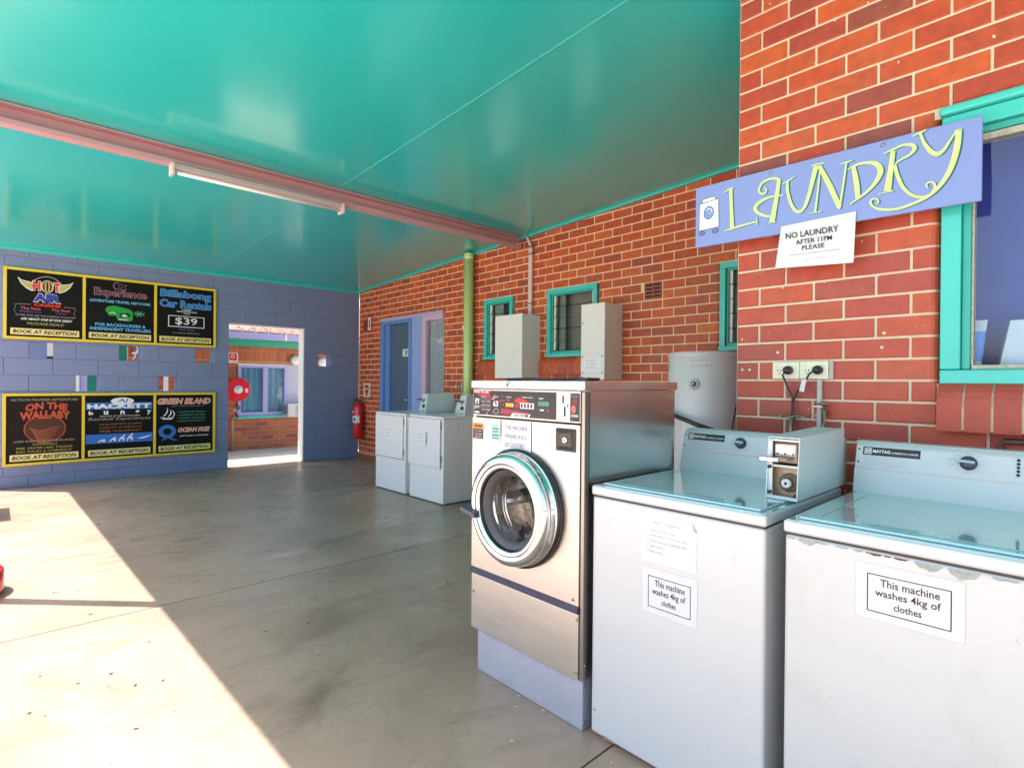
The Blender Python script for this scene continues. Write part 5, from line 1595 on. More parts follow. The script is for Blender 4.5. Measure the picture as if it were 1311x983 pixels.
tag(mb.build('test_tag', None), 'white paper test tag wrapped round the right plug cord', 'tag')
t = thing('conduit', 'grey conduit dropping from the right socket behind the coin box', 'conduit', (2.585, 0.822, 1.13))
MB().box((2.580, 0.813, 0.90), (2.5985, 0.832, 1.327), M_CONDUIT, 0.003).build('conduit_run', t)
mb = MB()
mb.box((2.574, 0.800, 1.205), (2.598, 0.846, 1.213), M_SCREEN, 0.001)
mb.build('saddle', t)
t = thing('water_tap', 'small corroded brass tap and pipe beside the grey conduit', 'tap', (2.55, 0.80, 1.15))
BR = mat('corroded_brass', (0.30, 0.24, 0.16), 0.45, 0.8, var=0.5, vscale=60, dirt=(0.10, 0.13, 0.10), dscale=50, damt=0.8)
MB().tube([(2.595, 0.798, 1.185), (2.56, 0.798, 1.185)], 0.009, BR, 10).tube([(2.562, 0.798, 1.205), (2.562, 0.798, 1.150), (2.545, 0.79, 1.12)], [0.008, 0.008, 0.011], BR, 10).build('tap_body', t)
MB().lathe((2.556, 0.798, 1.207), (0, 0, 1), [(0.004, 0), (0.004, 0.010), (0.014, 0.012), (0.014, 0.020), (0, 0.022)], BR, 10).tube([(2.556, 0.772, 1.222), (2.556, 0.824, 1.222)], 0.004, BR, 6).build('tap_handle', t)
MB().tube([(2.545, 0.79, 1.12), (2.53, 0.785, 1.09), (2.54, 0.80, 1.00), (2.56, 0.82, 0.92)], 0.009, M_CONDUIT, 8).build('hose_tail', t)
t = thing('water_tap', 'low pair of dark taps behind the coin box under the hanging cords', 'tap', (2.55, 0.95, 1.13))
MB().tube([(2.595, 0.925, 1.155), (2.55, 0.925, 1.155)], 0.008, BR, 8).tube([(2.553, 0.972, 1.160), (2.553, 0.875, 1.166)], 0.0045, BR, 6).tube([(2.553, 0.925, 1.16), (2.55, 0.93, 1.02)], 0.008, BR, 8).build('tap_body', t)
for y_ in (0.972, 0.875):
    MB().lathe((2.553, y_, 1.158), (0, 0, 1), [(0.009, 0), (0.011, 0.006), (0, 0.012)], BR, 10).build('tap_handle', t)
t = tag(MB().tube([(2.585, 0.236, 1.02), (2.585, 0.238, 1.095), (2.585, 0.225, 1.112), (2.585, 0.10, 1.112), (2.585, -0.4, 1.112)], 0.010, mat('grimy_copper_pipe', (0.17, 0.11, 0.08), 0.55, 0.5, var=0.4, vscale=30), 10).build('water_pipe', None), 'dark copper pipe bending under the brick window sill', 'pipe')
mb = MB()
for px_, pz in ((-1.003, 1.448), (-1.165, 1.372), (-1.13, 1.371), (-0.60, 1.455), (-0.593, 1.512), (-0.615, 1.747)):
    mb.lathe(OW.p(px_, pz, -0.001), (-1, 0, 0), [(0.0065, 0), (0.006, 0.003), (0, 0.0035)], M_PAPER, 8)
mb.build('wall_plug', near)

# things on the window sill
t = thing('lotion_tube', 'blue squeeze tube with white crimped end standing behind the window glass', 'tube', (2.70, 0.325, 1.373))
mb = MB()
def ell(z, rx, ry, n=20): return [(2.70+rx*math.cos(2*math.pi*k/n), 0.322+ry*math.sin(2*math.pi*k/n), z) for k in range(n)]
rg = [ell(1.398, 0.019, 0.021), ell(1.42, 0.019, 0.024), ell(1.50, 0.010, 0.031), ell(1.508, 0.009, 0.0315), ell(1.55, 0.002, 0.036)]
for i in range(4):
    mb.add(rg[i]+rg[i+1], [(k, (k+1) % 20, 20+(k+1) % 20, 20+k) for k in range(20)], mat('sky_blue_tube', (0.10, 0.27, 0.72), 0.3) if i < 3 else M_PAPER, True)
mb.build('tube_body', t)
MB().lathe((2.70, 0.318, 1.373), (0, 0, 1), [(0.015, 0), (0.015, 0.026), (0.0, 0.026)], M_PAPER, 16).build('cap', t)
t = thing('paper_card', 'white card with printed list leaning inside the teal window', 'card', (2.70, 0.15, 1.373))
mb = MB()
Cc = Fr((2.70, 0.252, 1.376), (0, -1, 0), (0.12, -0.16, 1))
Cc.rect(mb, 0, 0, 0.30, 0.172, M_PAPER, 0.002)
Cc.rect(mb, -0.006, -0.004, 0.30, 0.176, mat('dark_green_backing', (0.01, 0.10, 0.08), 0.6), 0.0)
for k, s in enumerate(('1. All washing', '2. No dyes please', '3. Clear the lint', 'with every load', '4. Ask at reception')):
    Cc.text(mb, s, 0.06+(0.012 if k == 3 else 0), 0.20, 0.122-0.021*k, 0.130-0.021*k, GY, 0.003)
mb.build('card_sheet', t)

# fire extinguisher and its signs
t = thing('fire_extinguisher', 'red fire extinguisher with white label on brick beside the blue wall', 'fire extinguisher', (4.50, 8.575, 0.33))
EC = (4.50, 8.575, 0.335)
MB().lathe(EC, (0, 0, 1), [(0.0, 0), (0.075, 0.0), (0.086, 0.02), (0.086, 0.515), (0.07, 0.565), (0.035, 0.595), (0.03, 0.61), (0, 0.61)], M_RED, 28).build('cylinder', t)
mb = MB()
n = 14
for r_, z0, z1, a0, a1, m in ((0.0868, 0.265, 0.385, 120, 260, M_PAPER), (0.0868, 0.43, 0.47, 150, 190, mat('pale_yellow_label', (0.75, 0.72, 0.60), 0.5))):
    an = [math.radians(a0+(a1-a0)*k/n) for k in range(n+1)]
    P_ = [(EC[0]+r_*math.cos(a), EC[1]+r_*math.sin(a), EC[2]+z) for z in (z0, z1) for a in an]
    mb.add(P_, [(k, k+1, n+2+k, n+1+k) for k in range(n)], m)
mb.lathe((EC[0]-0.080, EC[1]-0.035, EC[2]+0.325), (-1, -0.42, 0), [(0.02, 0.0), (0.02, 0.003), (0, 0.003)], M_INK, 12)
mb.build('label', t)
MB().lathe((EC[0], EC[1], EC[2]+0.61), (0, 0, 1), [(0.022, 0), (0.022, 0.04), (0, 0.045)], M_BLACK, 14).box((EC[0]-0.012, EC[1]-0.10, EC[2]+0.640), (EC[0]+0.012, EC[1]+0.06, EC[2]+0.655), M_BLACK, 0.003).box((EC[0]-0.010, EC[1]-0.02, EC[2]+0.66), (EC[0]+0.010, EC[1]+0.135, EC[2]+0.674), M_BLACK, 0.003).build('handle', t)
MB().tube([(4.50, 8.575, 0.96), (4.47, 8.66, 0.95), (4.46, 8.672, 0.86), (4.47, 8.672, 0.62)], 0.010, M_BLACK, 8).build('hose', t)
MB().box((4.585, 8.55, 0.80), (4.612, 8.60, 0.90), M_RED, 0.002).build('bracket', t)
t = thing('fire_sign', 'round headed white and red extinguisher sign above the fire extinguisher', 'sign', (4.61, 8.48, 1.04))
G = Fr((XW-0.003, 0, 0), (0, -1, 0), (0, 0, 1))
mb = MB()
G.poly(mb, [(-8.60, 1.03), (-8.37, 1.03), (-8.37, 1.27), (-8.60, 1.27)], mat('buff_sign', (0.72, 0.60, 0.45), 0.5), 0.001)
G.disc(mb, -8.485, 1.19, 0.085, M_PAPER, 0.0015, 20, 0.07)
G.disc(mb, -8.485, 1.19, 0.070, M_RED, 0.002, 20, 0.055)
G.poly(mb, [(-8.555, 1.15), (-8.485, 1.035), (-8.415, 1.15)], M_RED, 0.0025)
G.rect(mb, -8.515, 1.16, -8.455, 1.185, M_PAPER, 0.003)
mb.box((XW-0.0029, 8.37, 1.03), (XW-0.002, 8.60, 1.27), M_PAPER)
mb.build('sign_face', t)
t = thing('fire_sign', 'narrow upright white sign with red border high on the brick corner', 'sign', (4.61, 8.4, 2.14))
mb = MB()
mb.box((XW-0.004, 8.34, 2.13), (XW-0.002, 8.475, 2.40), M_RED)
G.rect(mb, -8.475, 2.13, -8.34, 2.40, M_RED, 0.0015); G.rect(mb, -8.455, 2.155, -8.36, 2.375, M_PAPER, 0.002); G.rect(mb, -8.425, 2.20, -8.385, 2.33, M_RED, 0.0025)
mb.build('sign_face', t)
mb = MB().box((XW-0.006, 8.50, 2.15), (XW-0.001, 8.61, 2.32), mat('dark_red_grille', (0.10, 0.03, 0.025), 0.7))
for k in range(5):
    mb.box((XW-0.010, 8.505, 2.16+0.032*k), (XW-0.006, 8.605, 2.172+0.032*k), TC)
tag(mb.build('vent_grille', None), 'small dark red vent grille beside the narrow upright sign', 'vent')
tag(MB().lathe((4.60, 5.80, 2.03), (-1, 0, 0), [(0.03, 0), (0.035, 0.01), (0.02, 0.05), (0, 0.055)], M_CREAM, 14).box((4.57, 5.78, 1.96), (4.61, 5.82, 2.02), M_CREAM, 0.003).build('sensor', None), 'little white sensor fitting left of the lime pipe', 'sensor')

# ================================================================ POSTER BOARDS
YLF = mat('yellow_frame_paint', (0.80, 0.60, 0.03), 0.4, var=0.08, vscale=12)
BKP = mat('blackboard_black', (0.008, 0.008, 0.008), 0.6, var=0.3, vscale=5, spec=0.15)
BRP = mat('brown_black_board', (0.018, 0.012, 0.010), 0.6, var=0.3, vscale=5, spec=0.15)
CRM = mat('cream_yellow_strip', (0.86, 0.74, 0.30), 0.5)
def ink(name, c): return mat(name, c, 0.6, spec=0.2)
I_RED = ink('poster_red', (0.75, 0.05, 0.035)); I_NAVY = ink('poster_navy', (0.05, 0.06, 0.35)); I_OL = ink('poster_olive', (0.48, 0.46, 0.12))
I_SKY = ink('poster_sky', (0.15, 0.48, 0.85)); I_BLUE = ink('poster_blue', (0.04, 0.17, 0.55)); I_PUR = ink('poster_purple', (0.30, 0.13, 0.24)); I_GRN = ink('poster_green', (0.02, 0.36, 0.07))
I_GRY = ink('poster_grey', (0.40, 0.38, 0.30)); I_BRN = ink('poster_brown', (0.36, 0.15, 0.07)); I_ORG = ink('poster_orange', (0.85, 0.25, 0.10)); I_DR = ink('poster_brick_red', (0.52, 0.09, 0.05)); I_TL = ink('poster_teal', (0.10, 0.42, 0.30))
X_SPLIT = [(0.088, 0.836), (0.836, 1.602), (1.602, 2.348)]
def board(label, z0, z1, draws, group='black tour boards on the blue wall'):
    t = thing('tour_board', label, 'sign', (1.2, YB, z0), group)
    y0 = YB-0.034
    w_ = 0.030
    mb = MB()
    mb.box((0.088, y0, z0), (2.348, YB-0.002, z0+w_), YLF, 0.002, 1).box((0.088, y0, z1-w_), (2.348, YB-0.002, z1), YLF, 0.002, 1)
    for i, (a, b) in enumerate([(0.088, 0.088+w_), (0.836-w_/2, 0.836+w_/2), (1.602-w_/2, 1.602+w_/2), (2.348-w_, 2.348)]):
        mb.box((a, y0+0.0006, z0+w_+0.0002), (b, YB-0.002, z1-w_-0.0002), YLF, 0.002, 1)
    mb.build('frame', t)
    for (a, b), (pm, fn) in zip(X_SPLIT, draws):
        a2, b2 = a+w_*(1 if a < 0.1 else 0.5)+0.001, b-w_*(1 if b > 2.3 else 0.5)-0.001
        zz0, zz1 = z0+w_+0.001, z1-w_-0.001
        p = MB().box((a2, YB-0.020, zz0), (b2, YB-0.006, zz1), pm).build('panel', t)
        fr_ = Fr((a2, YB-0.020, zz0), (1, 0, 0), (0, 0, 1))
        W, H = b2-a2, zz1-zz0
        mb = MB()
        class D: pass
        D.tx = staticmethod(lambda s, u0, u1, v0, v1, m, d=0.004, **k: fr_.text(mb, s, u0*W, u1*W, v0*H, v1*H, m, d, **k))
        D.ol = staticmethod(lambda s, u0, u1, v0, v1, m, mo, b=0.05, d=0.003, sp=0.008, **k: (fr_.text(mb, s, (u0-sp)*W, (u1+sp)*W, (v0-sp)*H, (v1+sp)*H, mo, d, bold=b+0.035, **k), fr_.text(mb, s, u0*W, u1*W, v0*H, v1*H, m, d+0.002, bold=b, **k)))
        D.rc = staticmethod(lambda u0, v0, u1, v1, m, d=0.002: fr_.rect(mb, u0*W, v0*H, u1*W, v1*H, m, d))
        D.pl = staticmethod(lambda pts, m, d=0.003: fr_.poly(mb, [(x*W, y*H) for x, y in pts], m, d))
        D.rb = staticmethod(lambda pts, m, d=0.004: fr_.ribbon(mb, [(x*W, y*H, w0*W) for x, y, w0 in pts], m, d, 4))
        D.dc = staticmethod(lambda u_, v_, r, m, d=0.003, **k: fr_.disc(mb, u_*W, v_*H, r*W, m, d, 28, **{kk: (vv*W if kk in ('ry', 'r0') else vv) for kk, vv in k.items()}))
        D.rc(0.045, 0.028, 0.955, 0.125, CRM)
        D.tx('BOOK AT RECEPTION', 0.075, 0.925, 0.048, 0.105, M_INK, 0.004, shear=0.15, bold=0.03)
        fn(D)
        mb.build('poster_print', p)
    return t
def p_hot(D):
    for s in (1, -1):
        f = lambda x: 0.5+s*(x-0.5)
        D.pl([(f(0.13), 0.90), (f(0.19), 0.86), (f(0.30), 0.84), (f(0.345), 0.80), (f(0.32), 0.70), (f(0.24), 0.74), (f(0.17), 0.81)][::s], BWS, 0.002)
        D.pl([(f(0.145), 0.885), (f(0.195), 0.848), (f(0.30), 0.825), (f(0.33), 0.79), (f(0.31), 0.715), (f(0.245), 0.755), (f(0.18), 0.815)][::s], I_OL, 0.003)
    D.rb([(0.34, 0.87, 0.012), (0.42, 0.92, 0.012), (0.52, 0.945, 0.012), (0.62, 0.92, 0.012), (0.68, 0.87, 0.012)], I_GRY)
    D.ol('H', 0.325, 0.425, 0.72, 0.86, I_RED, BWS, 0.06)
    D.ol('T', 0.60, 0.69, 0.72, 0.86, I_RED, BWS, 0.06)
    D.dc(0.515, 0.79, 0.085, BWS, 0.0052, ry=0.105); D.dc(0.515, 0.79, 0.078, I_OL, 0.0056, ry=0.098)
    for r_ in (0.060, 0.036, 0.014):
        D.dc(0.515, 0.79, r_, {0.060: M_INK, 0.036: ink('poster_amber', (0.80, 0.40, 0.10)), 0.014: M_INK}[r_], 0.006+(0.06-r_)*0.02, ry=0.096)
    D.ol('AIR', 0.335, 0.70, 0.545, 0.675, I_NAVY, BWS, 0.07)
    D.tx('CAIRNS', 0.34, 0.70, 0.475, 0.52, I_RED, bold=0.05)
    D.tx('The Best', 0.17, 0.43, 0.415, 0.455, I_DR, bold=0.03); D.tx('Balloons', 0.16, 0.44, 0.37, 0.405, I_NAVY, bold=0.03)
    D.tx('The Best', 0.57, 0.83, 0.415, 0.455, I_DR, bold=0.03); D.tx('Views', 0.62, 0.78, 0.37, 0.405, I_NAVY, bold=0.03)
    for x in (0.09, 0.88):
        D.rb([(x, 0.50, 0.012), (x+0.02, 0.46, 0.012), (x, 0.40, 0.012), (x+0.02, 0.35, 0.012)], ink('poster_moss', (0.10, 0.15, 0.08)))
    D.rb([(0.12, 0.49, 0.006), (0.30, 0.495, 0.006)], I_GRY); D.rb([(0.74, 0.49, 0.006), (0.88, 0.485, 0.006)], I_GRY)
    D.tx('COME AND SEE THE SUNRISE COUNTRY', 0.11, 0.90, 0.315, 0.34, I_GRY)
    D.tx('ASK ABOUT ONE OF OUR GREAT', 0.17, 0.86, 0.255, 0.29, BWS, shear=0.3, bold=0.03)
    D.tx('PACKAGE DEALS!', 0.25, 0.74, 0.185, 0.225, I_OL, shear=0.2)
def p_oz(D):
    D.ol('Oz', 0.39, 0.57, 0.86, 0.965, BKP, I_PUR, 0.05, sp=0.014)
    D.ol('Experience', 0.12, 0.88, 0.705, 0.855, ink('poster_plum', (0.10, 0.02, 0.05)), ink('poster_mauve', (0.45, 0.28, 0.36)), 0.012)
    D.tx('ADVENTURE TRAVEL NETWORK', 0.05, 0.95, 0.625, 0.67, I_SKY, bold=0.03)
    D.pl([(0.27, 0.50), (0.30, 0.56), (0.40, 0.585), (0.62, 0.54), (0.67, 0.50), (0.67, 0.36), (0.62, 0.335), (0.46, 0.345), (0.42, 0.42), (0.33, 0.41)][::-1], I_GRN)
    D.pl([(0.47, 0.46), (0.62, 0.48), (0.64, 0.41), (0.49, 0.39)][::-1], M_INK, 0.004); D.pl([(0.50, 0.43), (0.55, 0.45), (0.60, 0.42), (0.54, 0.405)][::-1], BWS, 0.005)
    D.rb([(0.33, 0.45, 0.01), (0.38, 0.47, 0.01), (0.42, 0.44, 0.01)], BWS); D.rb([(0.46, 0.36, 0.012), (0.60, 0.36, 0.012)], BWS)
    for k in range(4):
        th = math.radians(20+45*k)
        D.rb([(0.77-0.09*math.cos(th), 0.475-0.055*math.sin(th), 0.012), (0.77+0.09*math.cos(th), 0.475+0.055*math.sin(th), 0.012)], I_TL, 0.004+0.0002*k)
    D.tx('FOR BACKPACKERS &', 0.13, 0.87, 0.235, 0.285, I_SKY, bold=0.03)
    D.tx('INDEPENDENT TRAVELLERS', 0.06, 0.95, 0.165, 0.215, I_SKY, bold=0.03)
def p_car(D):
    D.ol('Billabong', 0.06, 0.95, 0.79, 0.945, I_BLUE, I_SKY, 0.015)
    D.ol('Car Rentals', 0.05, 0.95, 0.645, 0.77, I_BLUE, I_SKY, 0.015)
    D.tx('CHEAP', 0.43, 0.59, 0.60, 0.625, BWS, bold=0.03); D.tx('RATES FROM ONLY', 0.34, 0.70, 0.565, 0.59, BWS, bold=0.02); D.tx('FROM', 0.46, 0.57, 0.53, 0.555, BWS)
    D.rc(0.19, 0.30, 0.83, 0.50, BWS); D.rc(0.205, 0.312, 0.815, 0.488, BKP, 0.003)
    D.tx('$39', 0.31, 0.70, 0.33, 0.47, BWS, 0.005, bold=0.01)
    D.tx('Per Day', 0.38, 0.66, 0.235, 0.275, I_BLUE, bold=0.02); D.tx('inc. insurance & kilometres', 0.27, 0.74, 0.185, 0.212, I_GRY)
def p_wal(D):
    D.tx('ACTION PACKED ADVENTURE', 0.05, 0.95, 0.925, 0.96, I_GRY, shear=0.3)
    D.tx('ON THE', 0.24, 0.80, 0.76, 0.87, I_DR, bold=0.05, arch=0.03)
    D.tx('WALLABY', 0.17, 0.84, 0.63, 0.755, I_DR, 0.005, bold=0.05, arch=0.02)
    D.dc(0.5, 0.50, 0.28, I_DR, 0.003, ry=0.24, r0=0.266)
    D.dc(0.5, 0.50, 0.262, ink('poster_umber', (0.09, 0.035, 0.022)), 0.0025, ry=0.222)
    for k in range(7):
        D.rb([(0.29+0.02*k, 0.52-0.03*k, 0.01), (0.42, 0.47-0.03*k, 0.014), (0.55, 0.50-0.03*k, 0.010), (0.70-0.02*k, 0.53-0.035*k, 0.008)], I_DR if k % 2 else I_BRN, 0.0035+0.0001*k)
    for k, (s, a, b) in enumerate((('LUSH SURROUNDS TABLELANDS', 0.10, 0.90), ('WATERFALLS', 0.33, 0.66), ('FREE  CRATER LAKE  WILDLIFE', 0.13, 0.87), ('DAY TOURS & OVERNIGHT', 0.13, 0.87))):
        D.tx(s, a, b, 0.305-0.052*k, 0.335-0.052*k, I_GRY if k < 1 else I_OL)
def p_bun(D):
    D.rc(0.01, 0.775, 0.98, 0.885, I_BLUE)
    D.tx('HACKETT', 0.03, 0.96, 0.785, 0.865, BWS, 0.004, bold=0.06)
    D.dc(0.53, 0.905, 0.17, BWS, 0.0048, ry=0.065); D.tx('AJ', 0.45, 0.62, 0.875, 0.945, I_BLUE, 0.0056, shear=0.2, bold=0.02)
    for s, x in zip('bungy', (0.05, 0.26, 0.50, 0.72, 0.90)):
        D.tx(s, x, x+0.065, 0.69-(0.015 if s in 'gy' else 0), 0.75, BWS, bold=0.04)
    D.tx('ADD ONE OF THE WORLDS BEST', 0.20, 0.80, 0.655, 0.675, BWS)
    D.tx('Residual Experiences', 0.04, 0.96, 0.585, 0.645, I_GRY, shear=0.3)
    for k, s in enumerate(('UNLIMITED JUMPS', 'NIGHT JUMPING', 'FREE TRANSPORT')):
        D.tx(s, 0.20, 0.82, 0.515-0.055*k, 0.545-0.055*k, I_BRN, bold=0.01)
    D.rc(0.01, 0.225, 0.99, 0.375, I_BLUE)
    for k, (x, h) in enumerate(((0.24, 0.04), (0.40, 0.07), (0.53, 0.10), (0.65, 0.12))):
        D.rb([(x-0.05, 0.25, 0.018), (x-0.02, 0.25+h*0.5, 0.022), (x+0.02, 0.25+h*0.8, 0.022), (x+0.035, 0.25+h, 0.02)], BWS)
        D.rb([(x+0.03, 0.25, 0.015), (x, 0.25+h*0.5, 0.02), (x+0.05, 0.25+h*0.35, 0.012)], BWS, 0.0045)
    D.rb([(0.76, 0.285, 0.008), (0.84, 0.29, 0.026), (0.92, 0.31, 0.02), (0.97, 0.325, 0.006)], BWS)
def p_isl(D):
    D.ol('GREEN ISLAND', 0.03, 0.95, 0.845, 0.935, I_ORG, BWS, 0.03, shear=0.25)
    D.tx('JUST THONGALA AWAY', 0.26, 0.84, 0.79, 0.815, I_GRY, shear=0.3)
    D.pl([(0.06, 0.62), (0.12, 0.58), (0.26, 0.575), (0.29, 0.61), (0.18, 0.60)], BWS)
    D.rb([(0.19, 0.78, 0.006), (0.18, 0.70, 0.022), (0.12, 0.63, 0.014)], BWS); D.rb([(0.24, 0.74, 0.006), (0.25, 0.68, 0.024), (0.20, 0.62, 0.012)], BWS, 0.0045); D.rb([(0.27, 0.73, 0.006), (0.31, 0.67, 0.018), (0.27, 0.60, 0.010)], BWS, 0.005)
    for k, s in enumerate(('LARGE SHIP GETS A', 'SNORKELLING AND', 'CORAL VIEWING', 'BOOM NETTING ETC')):
        D.tx(s, 0.40, 0.86, 0.69-0.053*k, 0.715-0.053*k, I_TL); D.dc(0.365, 0.70-0.053*k, 0.008, I_TL)
    D.dc(0.19, 0.37, 0.15, I_BLUE, 0.003, ry=0.13, r0=0.072)
    D.rb([(0.10, 0.22, 0.02), (0.20, 0.27, 0.04), (0.30, 0.225, 0.03), (0.37, 0.215, 0.01)], I_BLUE, 0.005)
    D.ol('OCEAN FREE', 0.38, 0.94, 0.355, 0.42, I_ORG, BWS, 0.03, shear=0.25)
    D.tx("LET'S GO A SAILING!", 0.40, 0.92, 0.27, 0.295, BWS, shear=0.3, bold=0.02)
board('upper black tour board with yellow frame, showing hot air balloon and $39 car rental', 1.763, 2.603, [(BKP, p_hot), (BKP, p_oz), (BKP, p_car)])
board('lower black tour board with yellow frame, showing wallaby, bungy and sailing trips', 0.262, 1.118, [(BRP, p_wal), (BKP, p_bun), (BKP, p_isl)])

# ================================================================ BEYOND THE DOORWAY
YO = 10.9
OB = Fr((0, YO, 0), (1, 0, 0), (0, 0, 1))
out = thing('motel_wing', 'neighbouring orange brick motel wing with lavender window, seen through the doorway', 'building', (3.5, YO, 0))
oo = [(3.295, 4.76, 0.575, 1.605)]
mb = MB()
core(mb, OB, 1.62, 7.5, -0.05, 2.25, oo, mat('orange_mortar', (0.55, 0.30, 0.16), 0.9, var=0.15), -0.004, -0.2)
mb.build('mortar_bed', out)
masonry(out, OB, 1.62, 7.5, 0.0, 1.655, 0.0, 0.0865, 0.2333, 1.62, 0.010, [(*oo[0], 0)], M_BRICK_OUT, camrank, 150, dep=0.03)
masonry(out, OB, 1.62, 7.5, 1.655, 1.85, 1.655, 0.195, 0.088, 1.62, 0.010, [], M_BRICK_OUT, camrank, 40, dep=0.03, stuff='soldier_course')
masonry(out, OB, 1.62, 7.5, 1.85, 2.10, 1.85, 0.0865, 0.2333, 1.66, 0.010, [], M_BRICK_OUT, camrank, 40, dep=0.03)
MB().box((-6, YO, 0), (0.93, YO+0.2, 2.25), mat('faded_blue_render', (0.20, 0.24, 0.46), 0.6, var=0.1)).build('rendered_wall', out)
MB().box((0.60, YO-0.01, 1.30), (0.74, YO, 1.63), M_DARK).box((0.60, YO-0.012, 1.635), (0.74, YO, 1.95), M_PAPER).build('high_window', out)
MB().box((0.94, YO-0.05, 0), (0.985, YO+0.1, 2.2), WHT).box((0.986, YO-0.02, 0), (1.085, YO+0.1, 2.2), M_LAV).build('door_post', out)
MB().box((1.086, YO-0.01, 0), (1.60, YO+0.05, 2.2), mat('bottle_green_door', (0.01, 0.24, 0.16), 0.4)).build('door', out)
wf = MB()
ya, yb = YO-0.03, YO+0.06
wf.box((3.30, ya, 0.64), (3.355, yb, 1.59), M_LAV).box((3.355, ya, 1.535), (4.20, yb, 1.59), M_LAV).box((3.355, ya, 0.64), (4.20, yb, 0.70), M_LAV).box((3.745, ya-0.005, 0.70), (3.83, yb, 1.535), M_LAV).box((4.145, ya, 0.70), (4.20, yb, 1.535), M_LAV)
wo = wf.build('window', out)
MB().box((3.27, YO-0.07, 0.585), (4.78, YO+0.05, 0.638), M_TEAL).build('window_sill', wo)
MB().box((3.356, YO+0.02, 0.70), (4.144, YO+0.025, 1.535), M_GLASS).build('pane', wo)
mb = MB()
n = 26
TCU = mat('teal_grey_curtain', (0.20, 0.42, 0.48), 0.8, var=0.15)
pts = [(3.356+0.79*j/n, YO+0.055+0.012*math.sin(j*1.9)) for j in range(n+1)]
for (xa, y1_), (xb_, y2_) in zip(pts, pts[1:]):
    mb.add([(xa, y1_, 0.70), (xb_, y2_, 0.70), (xb_, y2_, 1.535), (xa, y1_, 1.535)], [(0, 1, 2, 3)], TCU)
mb.build('curtain', wo)
MB().box((4.201, YO-0.01, 0.64), (4.758, YO+0.04, 1.60), mat('pale_lilac_sheet', (0.50, 0.50, 0.62), 0.5)).build('infill_panel', out)
MB().box((-6, YO-0.035, 1.93), (7.5, YO-0.001, 2.03), mat('eave_green_paint', (0.05, 0.42, 0.30), 0.45)).build('eave_board', out)
MB().box((-6, 10.40, 2.032), (7.5, YO+0.1, 2.05), mat('eave_green_soffit', (0.10, 0.46, 0.36), 0.5)).build('soffit', out)
MB().box((-6, 10.34, 2.035), (7.5, 10.40, 2.14), M_LAV, 0.004).build('gutter', out)
mb = MB()
RF = mat('terracotta_roof_tile', (0.34, 0.11, 0.07), 0.7, var=0.2, vscale=4)
for k in range(60):
    x = -6+k*0.225
    mb.prism([(10.36, 2.142), (13.4, 3.20), (13.4, 3.24), (10.36, 2.18)], 0, x, x+0.20, RF)
    mb.prism([(10.37, 2.140), (13.4, 3.19), (13.4, 3.20), (10.37, 2.145)], 0, x+0.2, x+0.225, RF)
o = mb.build('roof', out)
t = thing('air_conditioner', 'white boxed air conditioner jutting from the lilac panel of the far window', 'air conditioner', (4.40, 10.6, 0.6))
MB().box((4.12, 10.62, 0.60), (4.62, 10.885, 0.86), M_WHITE, 0.004).build('housing', t)
mb = MB()
for k in range(5): mb.box((4.118, 10.66+0.042*k, 0.65), (4.1195, 10.68+0.042*k, 0.82), M_BLACK)
mb.build('side_grille', t)
mb = MB().box((4.27, 10.616, 0.635), (4.59, 10.6195, 0.825), mat('taupe_filter', (0.36, 0.30, 0.27), 0.8))
for k in range(8): mb.box((4.27, 10.612, 0.640+0.023*k), (4.59, 10.6155, 0.646+0.023*k), WHT)
mb.build('front_grille', t)
t = thing('hose_reel', 'big red fire hose reel with white hub on the outer brick wall', 'hose reel', (3.24, 10.8, 1.12))
HC = (3.235, 10.66, 1.128)
MB().lathe(HC, (0, -1, 0), [(0.0, -0.005), (0.200, 0.0), (0.212, 0.004), (0.212, 0.012), (0.200, 0.014), (0.10, 0.020), (0.075, 0.018)], M_RED, 48).lathe((HC[0], HC[1]+0.14, HC[2]), (0, -1, 0), [(0.0, 0), (0.212, 0), (0.212, 0.01), (0.09, 0.01), (0.09, 0.13)], M_RED, 40).build('reel_drum', t)
MB().lathe((HC[0], HC[1]-0.02, HC[2]), (0, -1, 0), [(0.075, 0), (0.072, 0.012), (0.03, 0.016), (0.026, 0.03), (0, 0.03)], M_PAPER, 28).build('hub', t)
MB().box((HC[0]+0.115, HC[1]-0.022, HC[2]-0.05), (HC[0]+0.165, HC[1]-0.018, HC[2]+0.02), M_PAPER).build('label', t)
mb = MB()
for k in range(5):
    r_ = 0.10+0.02*k
    mb.tube([(HC[0]+r_*math.cos(a), HC[1]+0.03+0.02*k, HC[2]+r_*math.sin(a)) for a in [j*math.pi/12 for j in range(25)]], 0.011, M_BLACK, 6)
mb.tube([(HC[0]+0.02, 10.72, 0.95), (HC[0]-0.02, 10.70, 0.87), (HC[0]+0.05, 10.70, 0.80), (HC[0]-0.03, 10.72, 0.72), (HC[0]+0.03, 10.76, 0.62)], 0.014, M_BLACK, 8)
mb.build('hose', t)
MB().tube([(HC[0]-0.03, 10.85, 0.0), (HC[0]-0.03, 10.85, 0.55), (HC[0]-0.03, 10.80, 0.62), (HC[0], 10.76, 0.62)], 0.018, mat('galv_riser', (0.50, 0.42, 0.34), 0.5, 0.4), 10).lathe((HC[0]-0.01, 10.76, 0.74), (0, -1, 0), [(0.035, 0), (0.035, 0.012), (0, 0.014)], WHT, 14).build('valve', t)
G = Fr((0, YO-0.004, 0), (1, 0, 0), (0, 0, 1))
mb = MB()
